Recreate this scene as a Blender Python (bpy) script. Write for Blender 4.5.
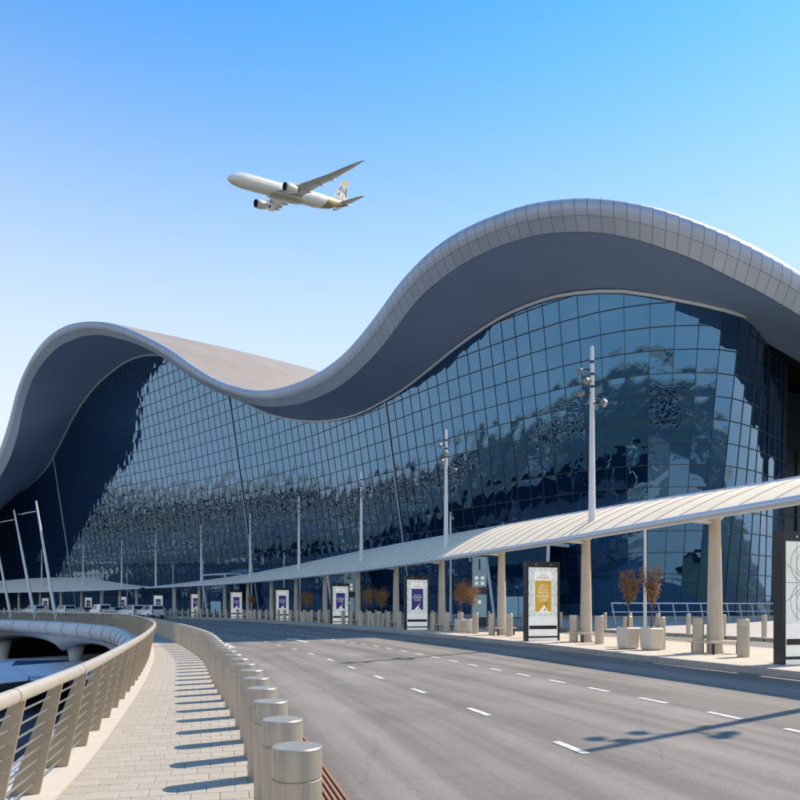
import bpy, bmesh, math, random
from mathutils import Vector, Matrix
from mathutils.geometry import tessellate_polygon
random.seed(7)
R = math.radians
scene = bpy.context.scene
for o in list(bpy.data.objects): bpy.data.objects.remove(o)
C = scene.collection

# ------------------------------------------------------------------ camera, sky, sun, exposure
HC, F, CX, HY = 2.0, 700.0, 400.0, 606.0          # eye height, focal length in photo pixels, centre column, horizon row
cam_d = bpy.data.cameras.new('camera'); cam = bpy.data.objects.new('camera', cam_d); C.objects.link(cam)
cam.location = (0, 0, HC); cam.rotation_euler = (R(90), 0, 0)
cam_d.sensor_width = 36; cam_d.lens = 36 * F / 800; cam_d.shift_y = (HY - 400) / 800
cam_d.clip_start = 0.1; cam_d.clip_end = 20000
scene.camera = cam
SUN_EL = 47.5
SUN_DIR = Vector((0.86, 0.51, 0)).normalized() * math.cos(R(SUN_EL)) + Vector((0, 0, math.sin(R(SUN_EL))))
w = bpy.data.worlds.new('World'); scene.world = w; w.use_nodes = True
nt = w.node_tree; nt.nodes.clear()
sky = nt.nodes.new('ShaderNodeTexSky'); sky.sky_type = 'NISHITA'; sky.sun_disc = False
sky.sun_elevation = R(SUN_EL); sky.sun_rotation = math.atan2(SUN_DIR.x, SUN_DIR.y)
sky.air_density = 2.0; sky.dust_density = 0.3; sky.ozone_density = 6.0
tint = nt.nodes.new('ShaderNodeMix'); tint.data_type = 'RGBA'; tint.blend_type = 'MULTIPLY'; tint.inputs[0].default_value = 1
tint.inputs[7].default_value = (.24, .73, 1.14, 1)
# pale dust haze all round the horizon, thinning with elevation
tcw = nt.nodes.new('ShaderNodeTexCoord'); sep = nt.nodes.new('ShaderNodeSeparateXYZ'); nt.links.new(tcw.outputs['Generated'], sep.inputs[0])
hz = nt.nodes.new('ShaderNodeMapRange'); hz.interpolation_type = 'SMOOTHSTEP'
hz.inputs[1].default_value = .16; hz.inputs[2].default_value = .73; hz.inputs[3].default_value = 1.0; hz.inputs[4].default_value = 0.0
nt.links.new(sep.outputs[2], hz.inputs[0])
hmix = nt.nodes.new('ShaderNodeMix'); hmix.data_type = 'RGBA'; hmix.inputs[7].default_value = (4.5, 5.0, 5.4, 1)
bg = nt.nodes.new('ShaderNodeBackground'); bg.inputs['Strength'].default_value = 0.125
wo = nt.nodes.new('ShaderNodeOutputWorld')
nt.links.new(sky.outputs[0], tint.inputs[6]); nt.links.new(tint.outputs[2], hmix.inputs[6]); nt.links.new(hz.outputs[0], hmix.inputs[0]); nt.links.new(hmix.outputs[2], bg.inputs['Color'])
nt.links.new(bg.outputs[0], wo.inputs['Surface'])
sd = bpy.data.lights.new('sun', 'SUN'); sd.energy = 4.2; sd.angle = R(0.5); sd.color = (1, 0.90, 0.76)
so = bpy.data.objects.new('sun', sd); C.objects.link(so); so.location = (60, 40, 90)
so.rotation_euler = (-SUN_DIR).to_track_quat('-Z', 'Y').to_euler()
scene.view_settings.view_transform = 'Standard'; scene.view_settings.look = 'None'
scene.view_settings.gamma = 1; scene.view_settings.use_curve_mapping = False
scene.view_settings.exposure = 0.58
scene.render.engine = 'CYCLES'

# ------------------------------------------------------------------ materials
def mat(name, col, rough=0.6, metal=0.0, var=0.12, scale=3.0, bump=0.0, bscale=30.0, spec=0.5, rnd=0.0, col2=None, stretch=None, coat=0.0):
    m = bpy.data.materials.new(name); m.use_nodes = True
    n = m.node_tree.nodes; l = m.node_tree.links; b = n['Principled BSDF']
    b.inputs['Roughness'].default_value = rough; b.inputs['Metallic'].default_value = metal
    b.inputs['Specular IOR Level'].default_value = spec; b.inputs['Coat Weight'].default_value = coat
    tc = n.new('ShaderNodeTexCoord'); mp = n.new('ShaderNodeMapping'); l.new(tc.outputs['Object'], mp.inputs[0])
    if stretch: mp.inputs['Scale'].default_value = stretch
    no = n.new('ShaderNodeTexNoise'); no.inputs['Scale'].default_value = scale; no.inputs['Detail'].default_value = 6
    no.inputs['Roughness'].default_value = 0.62
    l.new(mp.outputs[0], no.inputs['Vector'])
    mr = n.new('ShaderNodeMapRange'); mr.inputs[1].default_value = 0.28; mr.inputs[2].default_value = 0.72
    l.new(no.outputs[0], mr.inputs[0])
    mx = n.new('ShaderNodeMix'); mx.data_type = 'RGBA'
    c2 = col2 or tuple(min(1, c * (1 + var)) for c in col)
    c1 = tuple(c * (1 - var) for c in col) if not col2 else col
    mx.inputs[6].default_value = (*c1, 1); mx.inputs[7].default_value = (*c2, 1)
    l.new(mr.outputs[0], mx.inputs[0]); out = mx.outputs[2]
    if rnd:
        oi = n.new('ShaderNodeObjectInfo'); m2 = n.new('ShaderNodeMapRange')
        m2.inputs[3].default_value = 1 - rnd; m2.inputs[4].default_value = 1 + rnd
        l.new(oi.outputs['Random'], m2.inputs[0])
        h = n.new('ShaderNodeHueSaturation'); l.new(out, h.inputs['Color']); l.new(m2.outputs[0], h.inputs['Value']); out = h.outputs[0]
    l.new(out, b.inputs['Base Color'])
    if bump:
        nb = n.new('ShaderNodeTexNoise'); nb.inputs['Scale'].default_value = bscale; nb.inputs['Detail'].default_value = 4
        l.new(mp.outputs[0], nb.inputs['Vector'])
        bp = n.new('ShaderNodeBump'); bp.inputs['Strength'].default_value = bump; bp.inputs['Distance'].default_value = 0.02
        l.new(nb.outputs[0], bp.inputs['Height']); l.new(bp.outputs[0], b.inputs['Normal'])
    return m
M = {}
M['steel'] = mat('brushed_steel', (.50, .435, .355), .38, .6, .12, 4, .15, 60, rnd=.07, stretch=(14, 14, .6))
M['steel_top'] = mat('steel_cap', (.52, .46, .38), .36, .6, .10, 6, .05, 60, rnd=.05)
M['dark_gap'] = mat('dark_gap', (.02, .02, .022), .8)
M['bronze'] = mat('champagne_metal', (.43, .34, .235), .42, .55, .12, 2.5, .1, 40, rnd=.08)
M['handrail'] = mat('handrail_metal', (.66, .58, .47), .38, .5, .08, 5, .05, 60)
M['rod'] = mat('steel_rod', (.75, .72, .68), .25, .9, .05)
M['paver'] = mat('paver', (.395, .34, .27), .9, 0, .10, 9, .25, 90, rnd=.05, spec=.15)
M['paver_far'] = mat('paver_field', (.395, .34, .27), .9, 0, .13, 2.5, .2, 60, spec=.15)
M['joint'] = mat('paver_joint', (.33, .28, .22), .9, 0, .2, 12)
M['plinth'] = mat('plinth_concrete', (.52, .45, .36), .8, 0, .06, 3, .1, 60)
M['kerb'] = mat('kerb_stone', (.40, .35, .295), .8, 0, .16, 6, .2, 70, rnd=.08)
M['pavement'] = mat('pavement', (.50, .43, .34), .85, 0, .12, 1.6, .2, 40)
M['forecourt'] = mat('forecourt_paving', (.46, .40, .33), .85, 0, .12, .8, .1, 40)
M['white_paint'] = mat('road_paint', (.70, .66, .59), .7, 0, .0, 9, .1, 60, col2=(.46, .425, .38))
M['rust'] = mat('corten_grate', (.33, .165, .085), .7, .2, .25, 20, .3, 80)
M['column'] = mat('precast_column', (.56, .475, .37), .75, 0, .1, 2.2, .15, 40, stretch=(3, 3, .5))
M['canopy'] = mat('canopy_shell', (.90, .76, .565), .9, 0, .05, 1.2, .05, 20, rnd=.03, spec=.1)
def membrane(m):
    n = m.node_tree.nodes; l = m.node_tree.links; b = n['Principled BSDF']; o = n['Material Output']
    tr = n.new('ShaderNodeBsdfTranslucent'); l.new(b.inputs['Base Color'].links[0].from_socket, tr.inputs['Color'])
    mx = n.new('ShaderNodeMixShader'); mx.inputs[0].default_value = .15; l.new(b.outputs[0], mx.inputs[1]); l.new(tr.outputs[0], mx.inputs[2]); l.new(mx.outputs[0], o.inputs['Surface'])
membrane(M['canopy'])
M['canopy_under'] = mat('canopy_soffit', (.45, .43, .41), .7)
M['rib'] = mat('canopy_rib', (.36, .31, .25), .6)
M['tube'] = mat('painted_tube', (.62, .63, .65), .35, .3, .05)
M['mast'] = mat('mast_paint', (.74, .71, .66), .45, .1, .06)
M['lampgrey'] = mat('lamp_casing', (.22, .21, .20), .4, .4, .1)
M['lens'] = mat('lamp_lens', (.36, .31, .23), .15, 0, .08)
M['black'] = mat('black_steel', (.022, .024, .028), .4, .2, .2)
M['panel_white'] = mat('display_panel', (.70, .71, .68), .35, 0, .05, 3)
M['panel_pale'] = mat('display_pattern_glass', (.60, .64, .60), .2, 0, .10, 2)
M['line_grey'] = mat('pattern_line', (.30, .32, .32), .5)
M['gold_print'] = mat('gold_print', (.53, .31, .025), .4, 0, .06, 3)
M['blue_print'] = mat('navy_print', (.025, .022, .16), .4, 0, .1, 3)
M['white_print'] = mat('white_print', (.82, .80, .74), .5, 0, .03)
M['brown_print'] = mat('brown_print', (.30, .22, .12), .5, 0, .05)
M['pot'] = mat('planter_shell', (.66, .575, .46), .6, 0, .07, 3, .1, 40, rnd=.04)
M['soil'] = mat('soil', (.10, .07, .045), .95, 0, .3, 30, .5, 60)
M['bark'] = mat('bark', (.16, .115, .08), .9, 0, .25, 12, .5, 40)
M['dryleaf'] = mat('dry_leaf', (.22, .115, .035), .8, 0, 0, 14, col2=(.46, .25, .085))
M['roof'] = mat('roof_sheet', (.32, .255, .195), .6, .05, .12, .15, .0)
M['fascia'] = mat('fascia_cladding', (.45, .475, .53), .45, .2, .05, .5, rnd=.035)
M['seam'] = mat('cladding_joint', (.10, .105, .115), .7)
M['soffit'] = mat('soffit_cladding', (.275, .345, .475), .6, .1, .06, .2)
M['mullion'] = mat('mullion_metal', (.05, .06, .075), .4, .5, .1)
M['trim'] = mat('white_trim', (.70, .70, .70), .4, .1, .05)
M['inside'] = mat('interior_dark', (.02, .025, .035), .9)
M['sidewall'] = mat('side_cladding', (.06, .075, .105), .45, .3, .15, .4)
M['fairwhite'] = mat('bridge_concrete', (.56, .55, .53), .7, 0, .08, .4, .05, 10)
M['deck_under'] = mat('deck_underside', (.30, .30, .30), .8, 0, .1, .5)
M['lower'] = mat('lower_asphalt', (.028, .03, .036), .75, 0, .35, .2)
M['lowwhite'] = mat('low_roof_white', (.62, .64, .67), .4, 0, .12, .3)
M['lowblue'] = mat('low_roof_blue', (.10, .22, .42), .15, .3, .15, .3)
M['carwhite'] = mat('car_white', (.74, .74, .73), .25, 0, .02, 2, coat=.6)
M['carsilver'] = mat('car_silver', (.42, .43, .44), .28, .5, .03, 2, coat=.6)
M['cargrey'] = mat('car_grey', (.13, .135, .15), .25, .4, .03, 2, coat=.6)
M['carglass'] = mat('car_glass', (.012, .015, .02), .05, 0, .1)
M['tyre'] = mat('tyre', (.018, .018, .018), .85)
M['rim'] = mat('rim', (.5, .5, .5), .3, .8)
M['redlamp'] = mat('red_lamp', (.35, .02, .015), .2)
M['headlamp'] = mat('head_lamp', (.75, .76, .78), .1)
M['plane_white'] = mat('aircraft_white', (.77, .73, .66), .32, 0, .03, .3, coat=.4)
M['plane_grey'] = mat('aircraft_grey', (.56, .54, .51), .4, .1, .06, .3)
M['plane_dark'] = mat('engine_intake', (.035, .045, .08), .4, .3)
M['plane_gold'] = mat('livery_gold', (.62, .41, .11), .4, .1, .1, .5)
M['plane_brown'] = mat('livery_bronze', (.30, .22, .13), .4, .1, .12, .5)
M['plane_slate'] = mat('livery_slate', (.10, .115, .16), .4, .1, .12, .5)
M['sign_teal'] = mat('sign_glass', (.42, .62, .66), .25, 0, .15, 2)
M['sign_navy'] = mat('sign_navy', (.02, .035, .07), .3)

def glow(m, k):
    n = m.node_tree.nodes; l = m.node_tree.links; b = n['Principled BSDF']
    l.new(b.inputs['Base Color'].links[0].from_socket, b.inputs['Emission Color']); b.inputs['Emission Strength'].default_value = k
for k_ in ('panel_white', 'panel_pale', 'gold_print', 'blue_print', 'white_print'): glow(M[k_], .28)
def asphalt():
    m = mat('asphalt', (.228, .199, .165), .9, 0, .17, .35, .35, 140, spec=.25)
    n = m.node_tree.nodes; l = m.node_tree.links; b = n['Principled BSDF']
    src = b.inputs['Base Color'].links[0].from_socket
    tc = n.new('ShaderNodeTexCoord')
    g = n.new('ShaderNodeTexNoise'); g.inputs['Scale'].default_value = 55; g.inputs['Detail'].default_value = 5; g.inputs['Roughness'].default_value = .75
    l.new(tc.outputs['Object'], g.inputs['Vector'])
    mr = n.new('ShaderNodeMapRange'); mr.inputs[1].default_value = .3; mr.inputs[2].default_value = .7; mr.inputs[3].default_value = .66; mr.inputs[4].default_value = 1.34
    l.new(g.outputs[0], mr.inputs[0])
    # wheel-track bands along the lanes, from the mesh's own lane coordinate
    uv = n.new('ShaderNodeUVMap'); uv.uv_map = 'lane'
    sx = n.new('ShaderNodeSeparateXYZ'); l.new(uv.outputs[0], sx.inputs[0])
    wob = n.new('ShaderNodeTexNoise'); wob.inputs['Scale'].default_value = .22; l.new(tc.outputs['Object'], wob.inputs['Vector'])
    ad = n.new('ShaderNodeMath'); ad.operation = 'MULTIPLY_ADD'; ad.inputs[1].default_value = .9; l.new(wob.outputs[0], ad.inputs[0]); l.new(sx.outputs[0], ad.inputs[2])
    mu = n.new('ShaderNodeMath'); mu.operation = 'MULTIPLY'; mu.inputs[1].default_value = 2 * math.pi / 1.75; l.new(ad.outputs[0], mu.inputs[0])
    si = n.new('ShaderNodeMath'); si.operation = 'SINE'; l.new(mu.outputs[0], si.inputs[0])
    m3 = n.new('ShaderNodeMapRange'); m3.inputs[1].default_value = -1; m3.inputs[3].default_value = .90; m3.inputs[4].default_value = 1.08
    l.new(si.outputs[0], m3.inputs[0])
    pm = n.new('ShaderNodeMath'); pm.operation = 'MULTIPLY'; l.new(mr.outputs[0], pm.inputs[0]); l.new(m3.outputs[0], pm.inputs[1])
    def mul(a, c):
        q = n.new('ShaderNodeMath'); q.operation = 'MULTIPLY'; l.new(a, q.inputs[0]); l.new(c, q.inputs[1]); return q.outputs[0]
    def rng(a, f0, f1, t0, t1):
        q = n.new('ShaderNodeMapRange'); q.interpolation_type = 'SMOOTHSTEP'
        for i_, v_ in zip((1, 2, 3, 4), (f0, f1, t0, t1)): q.inputs[i_].default_value = v_
        l.new(a, q.inputs[0]); return q.outputs[0]
    cmb = n.new('ShaderNodeMapping'); cmb.inputs['Scale'].default_value = (1.6, .06, 1); l.new(uv.outputs[0], cmb.inputs[0])
    st = n.new('ShaderNodeTexNoise'); st.inputs['Scale'].default_value = 1.3; st.inputs['Detail'].default_value = 7; l.new(cmb.outputs[0], st.inputs['Vector'])   # rubber streaks along the lanes
    val = mul(pm.outputs[0], rng(st.outputs[0], .34, .62, .80, 1.08))
    bl = n.new('ShaderNodeTexNoise'); bl.inputs['Scale'].default_value = .9; bl.inputs['Detail'].default_value = 8; bl.inputs['Roughness'].default_value = .7; l.new(tc.outputs['Object'], bl.inputs['Vector'])
    val = mul(val, rng(bl.outputs[0], .60, .74, 1.0, .80))                                                                       # oil stains
    wp = n.new('ShaderNodeTexNoise'); wp.inputs['Scale'].default_value = 1.5; wp.inputs['Detail'].default_value = 5; l.new(tc.outputs['Object'], wp.inputs['Vector'])
    wv = n.new('ShaderNodeMix'); wv.data_type = 'VECTOR'; wv.inputs[0].default_value = .35; l.new(tc.outputs['Object'], wv.inputs[4]); l.new(wp.outputs['Color'], wv.inputs[5])
    vo = n.new('ShaderNodeTexVoronoi'); vo.feature = 'DISTANCE_TO_EDGE'; vo.inputs['Scale'].default_value = .33; l.new(wv.outputs[1], vo.inputs['Vector'])
    val = mul(val, rng(vo.outputs[0], .0, .009, .90, 1.0))                                                                        # hairline cracks
    h = n.new('ShaderNodeHueSaturation'); l.new(src, h.inputs['Color']); l.new(val, h.inputs['Value'])
    l.new(h.outputs[0], b.inputs['Base Color'])
    return m
M['asphalt'] = asphalt()

def glass_mat():
    m = bpy.data.materials.new('curtain_glass'); m.use_nodes = True
    n = m.node_tree.nodes; l = m.node_tree.links; b = n['Principled BSDF']
    b.inputs['Metallic'].default_value = 1.0; b.inputs['Roughness'].default_value = .015
    tc = n.new('ShaderNodeTexCoord')
    v = n.new('ShaderNodeTexNoise'); v.inputs['Scale'].default_value = .35; l.new(tc.outputs['Object'], v.inputs['Vector'])
    mx = n.new('ShaderNodeMix'); mx.data_type = 'RGBA'
    mx.inputs[6].default_value = (.075, .19, .33, 1); mx.inputs[7].default_value = (.125, .27, .43, 1)
    l.new(v.outputs[0], mx.inputs[0])
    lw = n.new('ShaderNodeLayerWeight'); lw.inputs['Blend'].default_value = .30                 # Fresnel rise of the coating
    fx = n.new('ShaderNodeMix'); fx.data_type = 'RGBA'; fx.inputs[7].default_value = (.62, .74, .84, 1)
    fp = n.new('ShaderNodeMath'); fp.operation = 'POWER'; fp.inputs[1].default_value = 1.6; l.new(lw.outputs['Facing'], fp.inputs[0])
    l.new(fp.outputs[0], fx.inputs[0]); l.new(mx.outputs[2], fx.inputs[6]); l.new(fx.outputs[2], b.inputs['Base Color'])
    df = n.new('ShaderNodeBsdfDiffuse'); df.inputs['Color'].default_value = (.012, .055, .15, 1)  # dim blue body of the tinted glass
    ms = n.new('ShaderNodeMixShader'); ms.inputs[0].default_value = .28
    l.new(b.outputs[0], ms.inputs[1]); l.new(df.outputs[0], ms.inputs[2]); l.new(ms.outputs[0], n['Material Output'].inputs['Surface'])
    # roller-wave distortion of tempered glass
    nb = n.new('ShaderNodeTexNoise'); nb.inputs['Scale'].default_value = .8; nb.inputs['Detail'].default_value = 1.5; nb.inputs['Distortion'].default_value = .6
    l.new(tc.outputs['Object'], nb.inputs['Vector'])
    bp = n.new('ShaderNodeBump'); bp.inputs['Strength'].default_value = 1.0; bp.inputs['Distance'].default_value = .009
    l.new(nb.outputs[0], bp.inputs['Height']); l.new(bp.outputs[0], b.inputs['Normal'])
    return m
M['glass'] = glass_mat()

def ground_mat():
    m = mat('airfield_ground', (.40, .32, .22), .9, 0, .15, .02)
    n = m.node_tree.nodes; l = m.node_tree.links; b = n['Principled BSDF']
    src = b.inputs['Base Color'].links[0].from_socket
    tc = n.new('ShaderNodeTexCoord'); ln = n.new('ShaderNodeVectorMath'); ln.operation = 'LENGTH'; l.new(tc.outputs['Object'], ln.inputs[0])
    no = n.new('ShaderNodeTexNoise'); no.inputs['Scale'].default_value = .008; no.inputs['Detail'].default_value = 5; l.new(tc.outputs['Object'], no.inputs['Vector'])
    ma = n.new('ShaderNodeMath'); ma.operation = 'MULTIPLY_ADD'; ma.inputs[1].default_value = 300; l.new(no.outputs[0], ma.inputs[0]); l.new(ln.outputs['Value'], ma.inputs[2])
    mr = n.new('ShaderNodeMapRange'); mr.inputs[1].default_value = 1250; mr.inputs[2].default_value = 1450; l.new(ma.outputs[0], mr.inputs[0])
    mx = n.new('ShaderNodeMix'); mx.data_type = 'RGBA'; mx.inputs[6].default_value = (.075, .078, .082, 1); l.new(src, mx.inputs[7])
    pn = n.new('ShaderNodeTexNoise'); pn.inputs['Scale'].default_value = .011; pn.inputs['Detail'].default_value = 6; pn.inputs['Roughness'].default_value = .65; l.new(tc.outputs['Object'], pn.inputs['Vector'])
    rp_ = n.new('ShaderNodeValToRGB'); rp_.color_ramp.interpolation = 'CONSTANT'; el = rp_.color_ramp.elements; el[0].color = (.05, .055, .06, 1); el[1].position = .47; el[1].color = (.055, .085, .03, 1)
    for ps_, cc_ in ((.52, (.07, .072, .076, 1)), (.57, (.30, .27, .22, 1)), (.605, (.06, .065, .07, 1)), (.66, (.05, .08, .03, 1))): e_ = el.new(ps_); e_.color = cc_
    l.new(pn.outputs[0], rp_.inputs[0]); l.new(rp_.outputs[0], mx.inputs[6]); l.new(mr.outputs[0], mx.inputs[0])
    l.new(mx.outputs[2], b.inputs['Base Color'])
    return m
M['ground'] = ground_mat()

# ------------------------------------------------------------------ mesh helpers
class MB:
    def __init__(s): s.v = []; s.f = []; s.sm = []
    def add(s, vs, fs, smooth=False):
        o = len(s.v); s.v += [tuple(p) for p in vs]
        for f in fs: s.f.append(tuple(i + o for i in f)); s.sm.append(smooth)
    def box(s, cx, cy, cz, sx, sy, sz, rz=0.0, taper=1.0):
        c, q = math.cos(rz), math.sin(rz); vs = []
        for k in (-1, 1):
            t = taper if k > 0 else 1
            for a, b in ((-1, -1), (1, -1), (1, 1), (-1, 1)):
                x, y = a * sx / 2 * t, b * sy / 2 * t
                vs.append((cx + x * c - y * q, cy + x * q + y * c, cz + k * sz / 2))
        s.add(vs, [(3, 2, 1, 0), (4, 5, 6, 7), (0, 1, 5, 4), (1, 2, 6, 5), (2, 3, 7, 6), (3, 0, 4, 7)])
    def lathe(s, prof, n=20, c=(0, 0, 0), cap=True):
        vs = []; fs = []
        for r, z in prof:
            for i in range(n):
                a = 2 * math.pi * i / n; vs.append((c[0] + r * math.cos(a), c[1] + r * math.sin(a), c[2] + z))
        for j in range(len(prof) - 1):
            for i in range(n):
                k = (i + 1) % n; fs.append((j * n + i, j * n + k, (j + 1) * n + k, (j + 1) * n + i))
        s.add(vs, fs, True)
        if cap:
            o = len(prof) - 1
            s.add(vs[:n], [tuple(range(n - 1, -1, -1))]); s.add(vs[o * n:], [tuple(range(n))])
    def tube(s, pts, r, n=8, cap=True):
        pts = [Vector(p) for p in pts]; rs = r if isinstance(r, (list, tuple)) else [r] * len(pts)
        vs = []; fs = []
        for i, p in enumerate(pts):
            t = (pts[min(i + 1, len(pts) - 1)] - pts[max(i - 1, 0)]).normalized()
            u = t.cross(Vector((0, 0, 1)))
            if u.length < 1e-3: u = Vector((1, 0, 0))
            u.normalize(); v = t.cross(u)
            for k in range(n):
                a = 2 * math.pi * k / n; vs.append(p + (u * math.cos(a) + v * math.sin(a)) * rs[i])
        for j in range(len(pts) - 1):
            for k in range(n):
                q = (k + 1) % n; fs.append((j * n + k, j * n + q, (j + 1) * n + q, (j + 1) * n + k))
        s.add(vs, fs, n > 4)
        if cap: s.add(vs[:n], [tuple(range(n))]); s.add(vs[-n:], [tuple(range(n - 1, -1, -1))])
    def prism(s, poly, y0, y1, smooth=False):          # poly in xz, extruded along y
        n = len(poly); vs = [(x, y0, z) for x, z in poly] + [(x, y1, z) for x, z in poly]
        fs = [tuple(range(n)), tuple(range(2 * n - 1, n - 1, -1))] + [(i + n, (i + 1) % n + n, (i + 1) % n, i) for i in range(n)]
        s.add(vs, fs, smooth)
    def grid(s, rows, smooth=True, flip=False):        # rows of points
        m = len(rows[0]); vs = [p for r in rows for p in r]; fs = []
        for j in range(len(rows) - 1):
            for i in range(m - 1):
                q = (j * m + i, j * m + i + 1, (j + 1) * m + i + 1, (j + 1) * m + i)
                fs.append(q[::-1] if flip else q)
        s.add(vs, fs, smooth)
    def mesh(s, name, m):
        me = bpy.data.meshes.new(name); me.from_pydata(s.v, [], s.f)
        me.polygons.foreach_set('use_smooth', s.sm); me.materials.append(M[m] if isinstance(m, str) else m); me.update()
        return me
    def build(s, name, m, parent=None): return link(name, s.mesh(name, m), parent)
def link(name, me, parent=None):
    o = bpy.data.objects.new(name, me); C.objects.link(o)
    if parent: o.parent = parent
    return o
def bevel(o, wdt, seg=2):
    bm = bmesh.new(); bm.from_mesh(o.data); bmesh.ops.remove_doubles(bm, verts=bm.verts, dist=1e-5)
    es = [e for e in bm.edges if len(e.link_faces) == 2 and e.calc_face_angle(0) > .5]
    bmesh.ops.bevel(bm, geom=es, offset=wdt, segments=seg, affect='EDGES', profile=.5, clamp_overlap=True); bm.to_mesh(o.data); bm.free(); return o
def tag(o, label=None, cat=None, group=None, kind=None):
    if label: o['label'] = label
    if cat: o['category'] = cat
    if group: o['group'] = group
    if kind: o['kind'] = kind
    return o
def thing(name, label, cat, loc=(0, 0, 0), rz=0, group=None):
    o = bpy.data.objects.new(name, None); C.objects.link(o); o.location = loc; o.rotation_euler = (0, 0, rz); o.empty_display_size = .2
    return tag(o, label, cat, group)
def copy_tree(o, parent=None):
    c = o.copy(); C.objects.link(c); c.parent = parent
    for ch in o.children:
        copy_tree(ch, c)
    return c
def place(src, first, loc, rz, label=None, scale=None):
    o = src if first else copy_tree(src)
    o.location = loc; o.rotation_euler = (0, 0, rz)
    if label: o['label'] = label
    if scale: o.scale = (scale,) * 3
    return o
def text(name, body, size, m, parent, loc, width=None, rot=(R(90), 0, 0)):
    cu = bpy.data.curves.new(name, 'FONT'); cu.body = body; cu.size = size; cu.align_x = 'CENTER'; cu.align_y = 'CENTER'; cu.resolution_u = 3
    t = bpy.data.objects.new(name, cu); C.objects.link(t)
    bpy.context.view_layer.update()
    me = bpy.data.meshes.new_from_object(t.evaluated_get(bpy.context.evaluated_depsgraph_get()))
    bpy.data.objects.remove(t); me.materials.clear(); me.materials.append(M[m])
    if width and me.vertices:
        xs = [v.co.x for v in me.vertices]; k = width / max(1e-4, max(xs) - min(xs))
        for v in me.vertices: v.co.x *= k
    o = link(name, me, parent); o.location = loc; o.rotation_euler = rot
    return o

# ------------------------------------------------------------------ plan curves
class Curve:
    def __init__(s, pts, step=.5):
        P = [Vector(p[:2]) for p in pts]; d = []
        Q = [P[0] * 2 - P[1]] + P + [P[-1] * 2 - P[-2]]
        for i in range(1, len(Q) - 2):
            a, b, c, e = Q[i - 1:i + 3]; n = max(2, int((c - b).length / step))
            # centripetal Catmull-Rom
            t0 = 0; t1 = (b - a).length ** .5; t2 = t1 + (c - b).length ** .5; t3 = t2 + (e - c).length ** .5
            for k in range(n):
                t = t1 + (t2 - t1) * k / n
                A1 = a * ((t1 - t) / (t1 - t0)) + b * ((t - t0) / (t1 - t0)); A2 = b * ((t2 - t) / (t2 - t1)) + c * ((t - t1) / (t2 - t1))
                A3 = c * ((t3 - t) / (t3 - t2)) + e * ((t - t2) / (t3 - t2))
                B1 = A1 * ((t2 - t) / (t2 - t0)) + A2 * ((t - t0) / (t2 - t0)); B2 = A2 * ((t3 - t) / (t3 - t1)) + A3 * ((t - t1) / (t3 - t1))
                d.append(B1 * ((t2 - t) / (t2 - t1)) + B2 * ((t - t1) / (t2 - t1)))
        d.append(P[-1]); s.p = d; s.s = [0]
        for i in range(1, len(d)): s.s.append(s.s[-1] + (d[i] - d[i - 1]).length)
        s.L = s.s[-1]
    def idx(s, q):
        lo, hi = 0, len(s.s) - 2
        while lo < hi:
            m = (lo + hi + 1) // 2
            if s.s[m] <= q: lo = m
            else: hi = m - 1
        return lo
    def at(s, q):
        i = s.idx(q); k = (q - s.s[i]) / max(1e-6, s.s[i + 1] - s.s[i]); return s.p[i].lerp(s.p[i + 1], k)
    def tan(s, q, e=.8):
        a = s.at(max(0, q - e)); b = s.at(min(s.L, q + e)); return (b - a).normalized()
    def nor(s, q, e=.8):
        t = s.tan(q, e); return Vector((t.y, -t.x))      # to the right of travel
    def off(s, q, d): return s.at(q) + s.nor(q) * d
    def near(s, p):
        i = min(range(len(s.p)), key=lambda k: (s.p[k] - p).length_squared); return s.s[i]
    def s_at_y(s, y):
        i = min(range(len(s.p)), key=lambda k: abs(s.p[k].y - y)); return s.s[i]
    def offset(s, d, step=1.0):
        n = int(s.L / step); return Curve([s.off(s.L * i / n, d) for i in range(n + 1)], step)
def interp(tab, x):
    if x <= tab[0][0]:
        (a, b), (c, d) = tab[0], tab[1]; return b + (d - b) * (x - a) / (c - a)
    for i in range(len(tab) - 1):
        (a, b), (c, d) = tab[i], tab[i + 1]
        if x <= c:
            return b + (d - b) * (x - a) / (c - a)
    (a, b), (c, d) = tab[-2], tab[-1]; return d + (d - b) * (x - c) / (c - a)
def smooth_tab(tab, step=4):                                     # Catmull-Rom resample of a (px, py) profile
    cv = Curve(tab, 3.0); return sorted((p.x, p.y) for p in cv.p)
def px_of(p): return CX + F * p.x / p.y
def h_of(py, depth): return HC + (HY - py) / F * depth

BL = Curve([(14, -80), (7.5, -40), (2.4, -12), (.35, 0), (-.7, 4.76), (-1.63, 8.25), (-2.29, 10.7), (-4.4, 17.2), (-7.1, 25.6), (-11.6, 37), (-15.9, 47), (-23.5, 63.5), (-35.7, 83.4), (-48.5, 97), (-64.7, 110.8), (-85, 124), (-115.2, 137)])
RAIL = Curve([(10.5, -80), (4.3, -40), (-.6, -12), (-2.4, 0), (-4, 7.8), (-5.05, 11.7), (-7.7, 20.6), (-11.9, 33), (-18.9, 50), (-27, 67), (-37.4, 82), (-50, 95.5), (-66, 109), (-86, 122), (-116, 135)])
COL = Curve([(36, -80), (26, -40), (17.4, -6), (12.0, 14.2), (9.67, 21.5), (7.5, 28.4), (5.1, 35), (2.45, 41.8), (-.45, 48.7), (-3.6, 55.4), (-7, 62), (-10.5, 68.3), (-14.1, 74.6), (-18, 80.7), (-22, 86.3), (-33.5, 99), (-47, 114.5), (-62, 127), (-80, 138), (-110, 150), (-150, 158)])
KERB = COL.offset(-2.75)
PAV_H = .55
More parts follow.
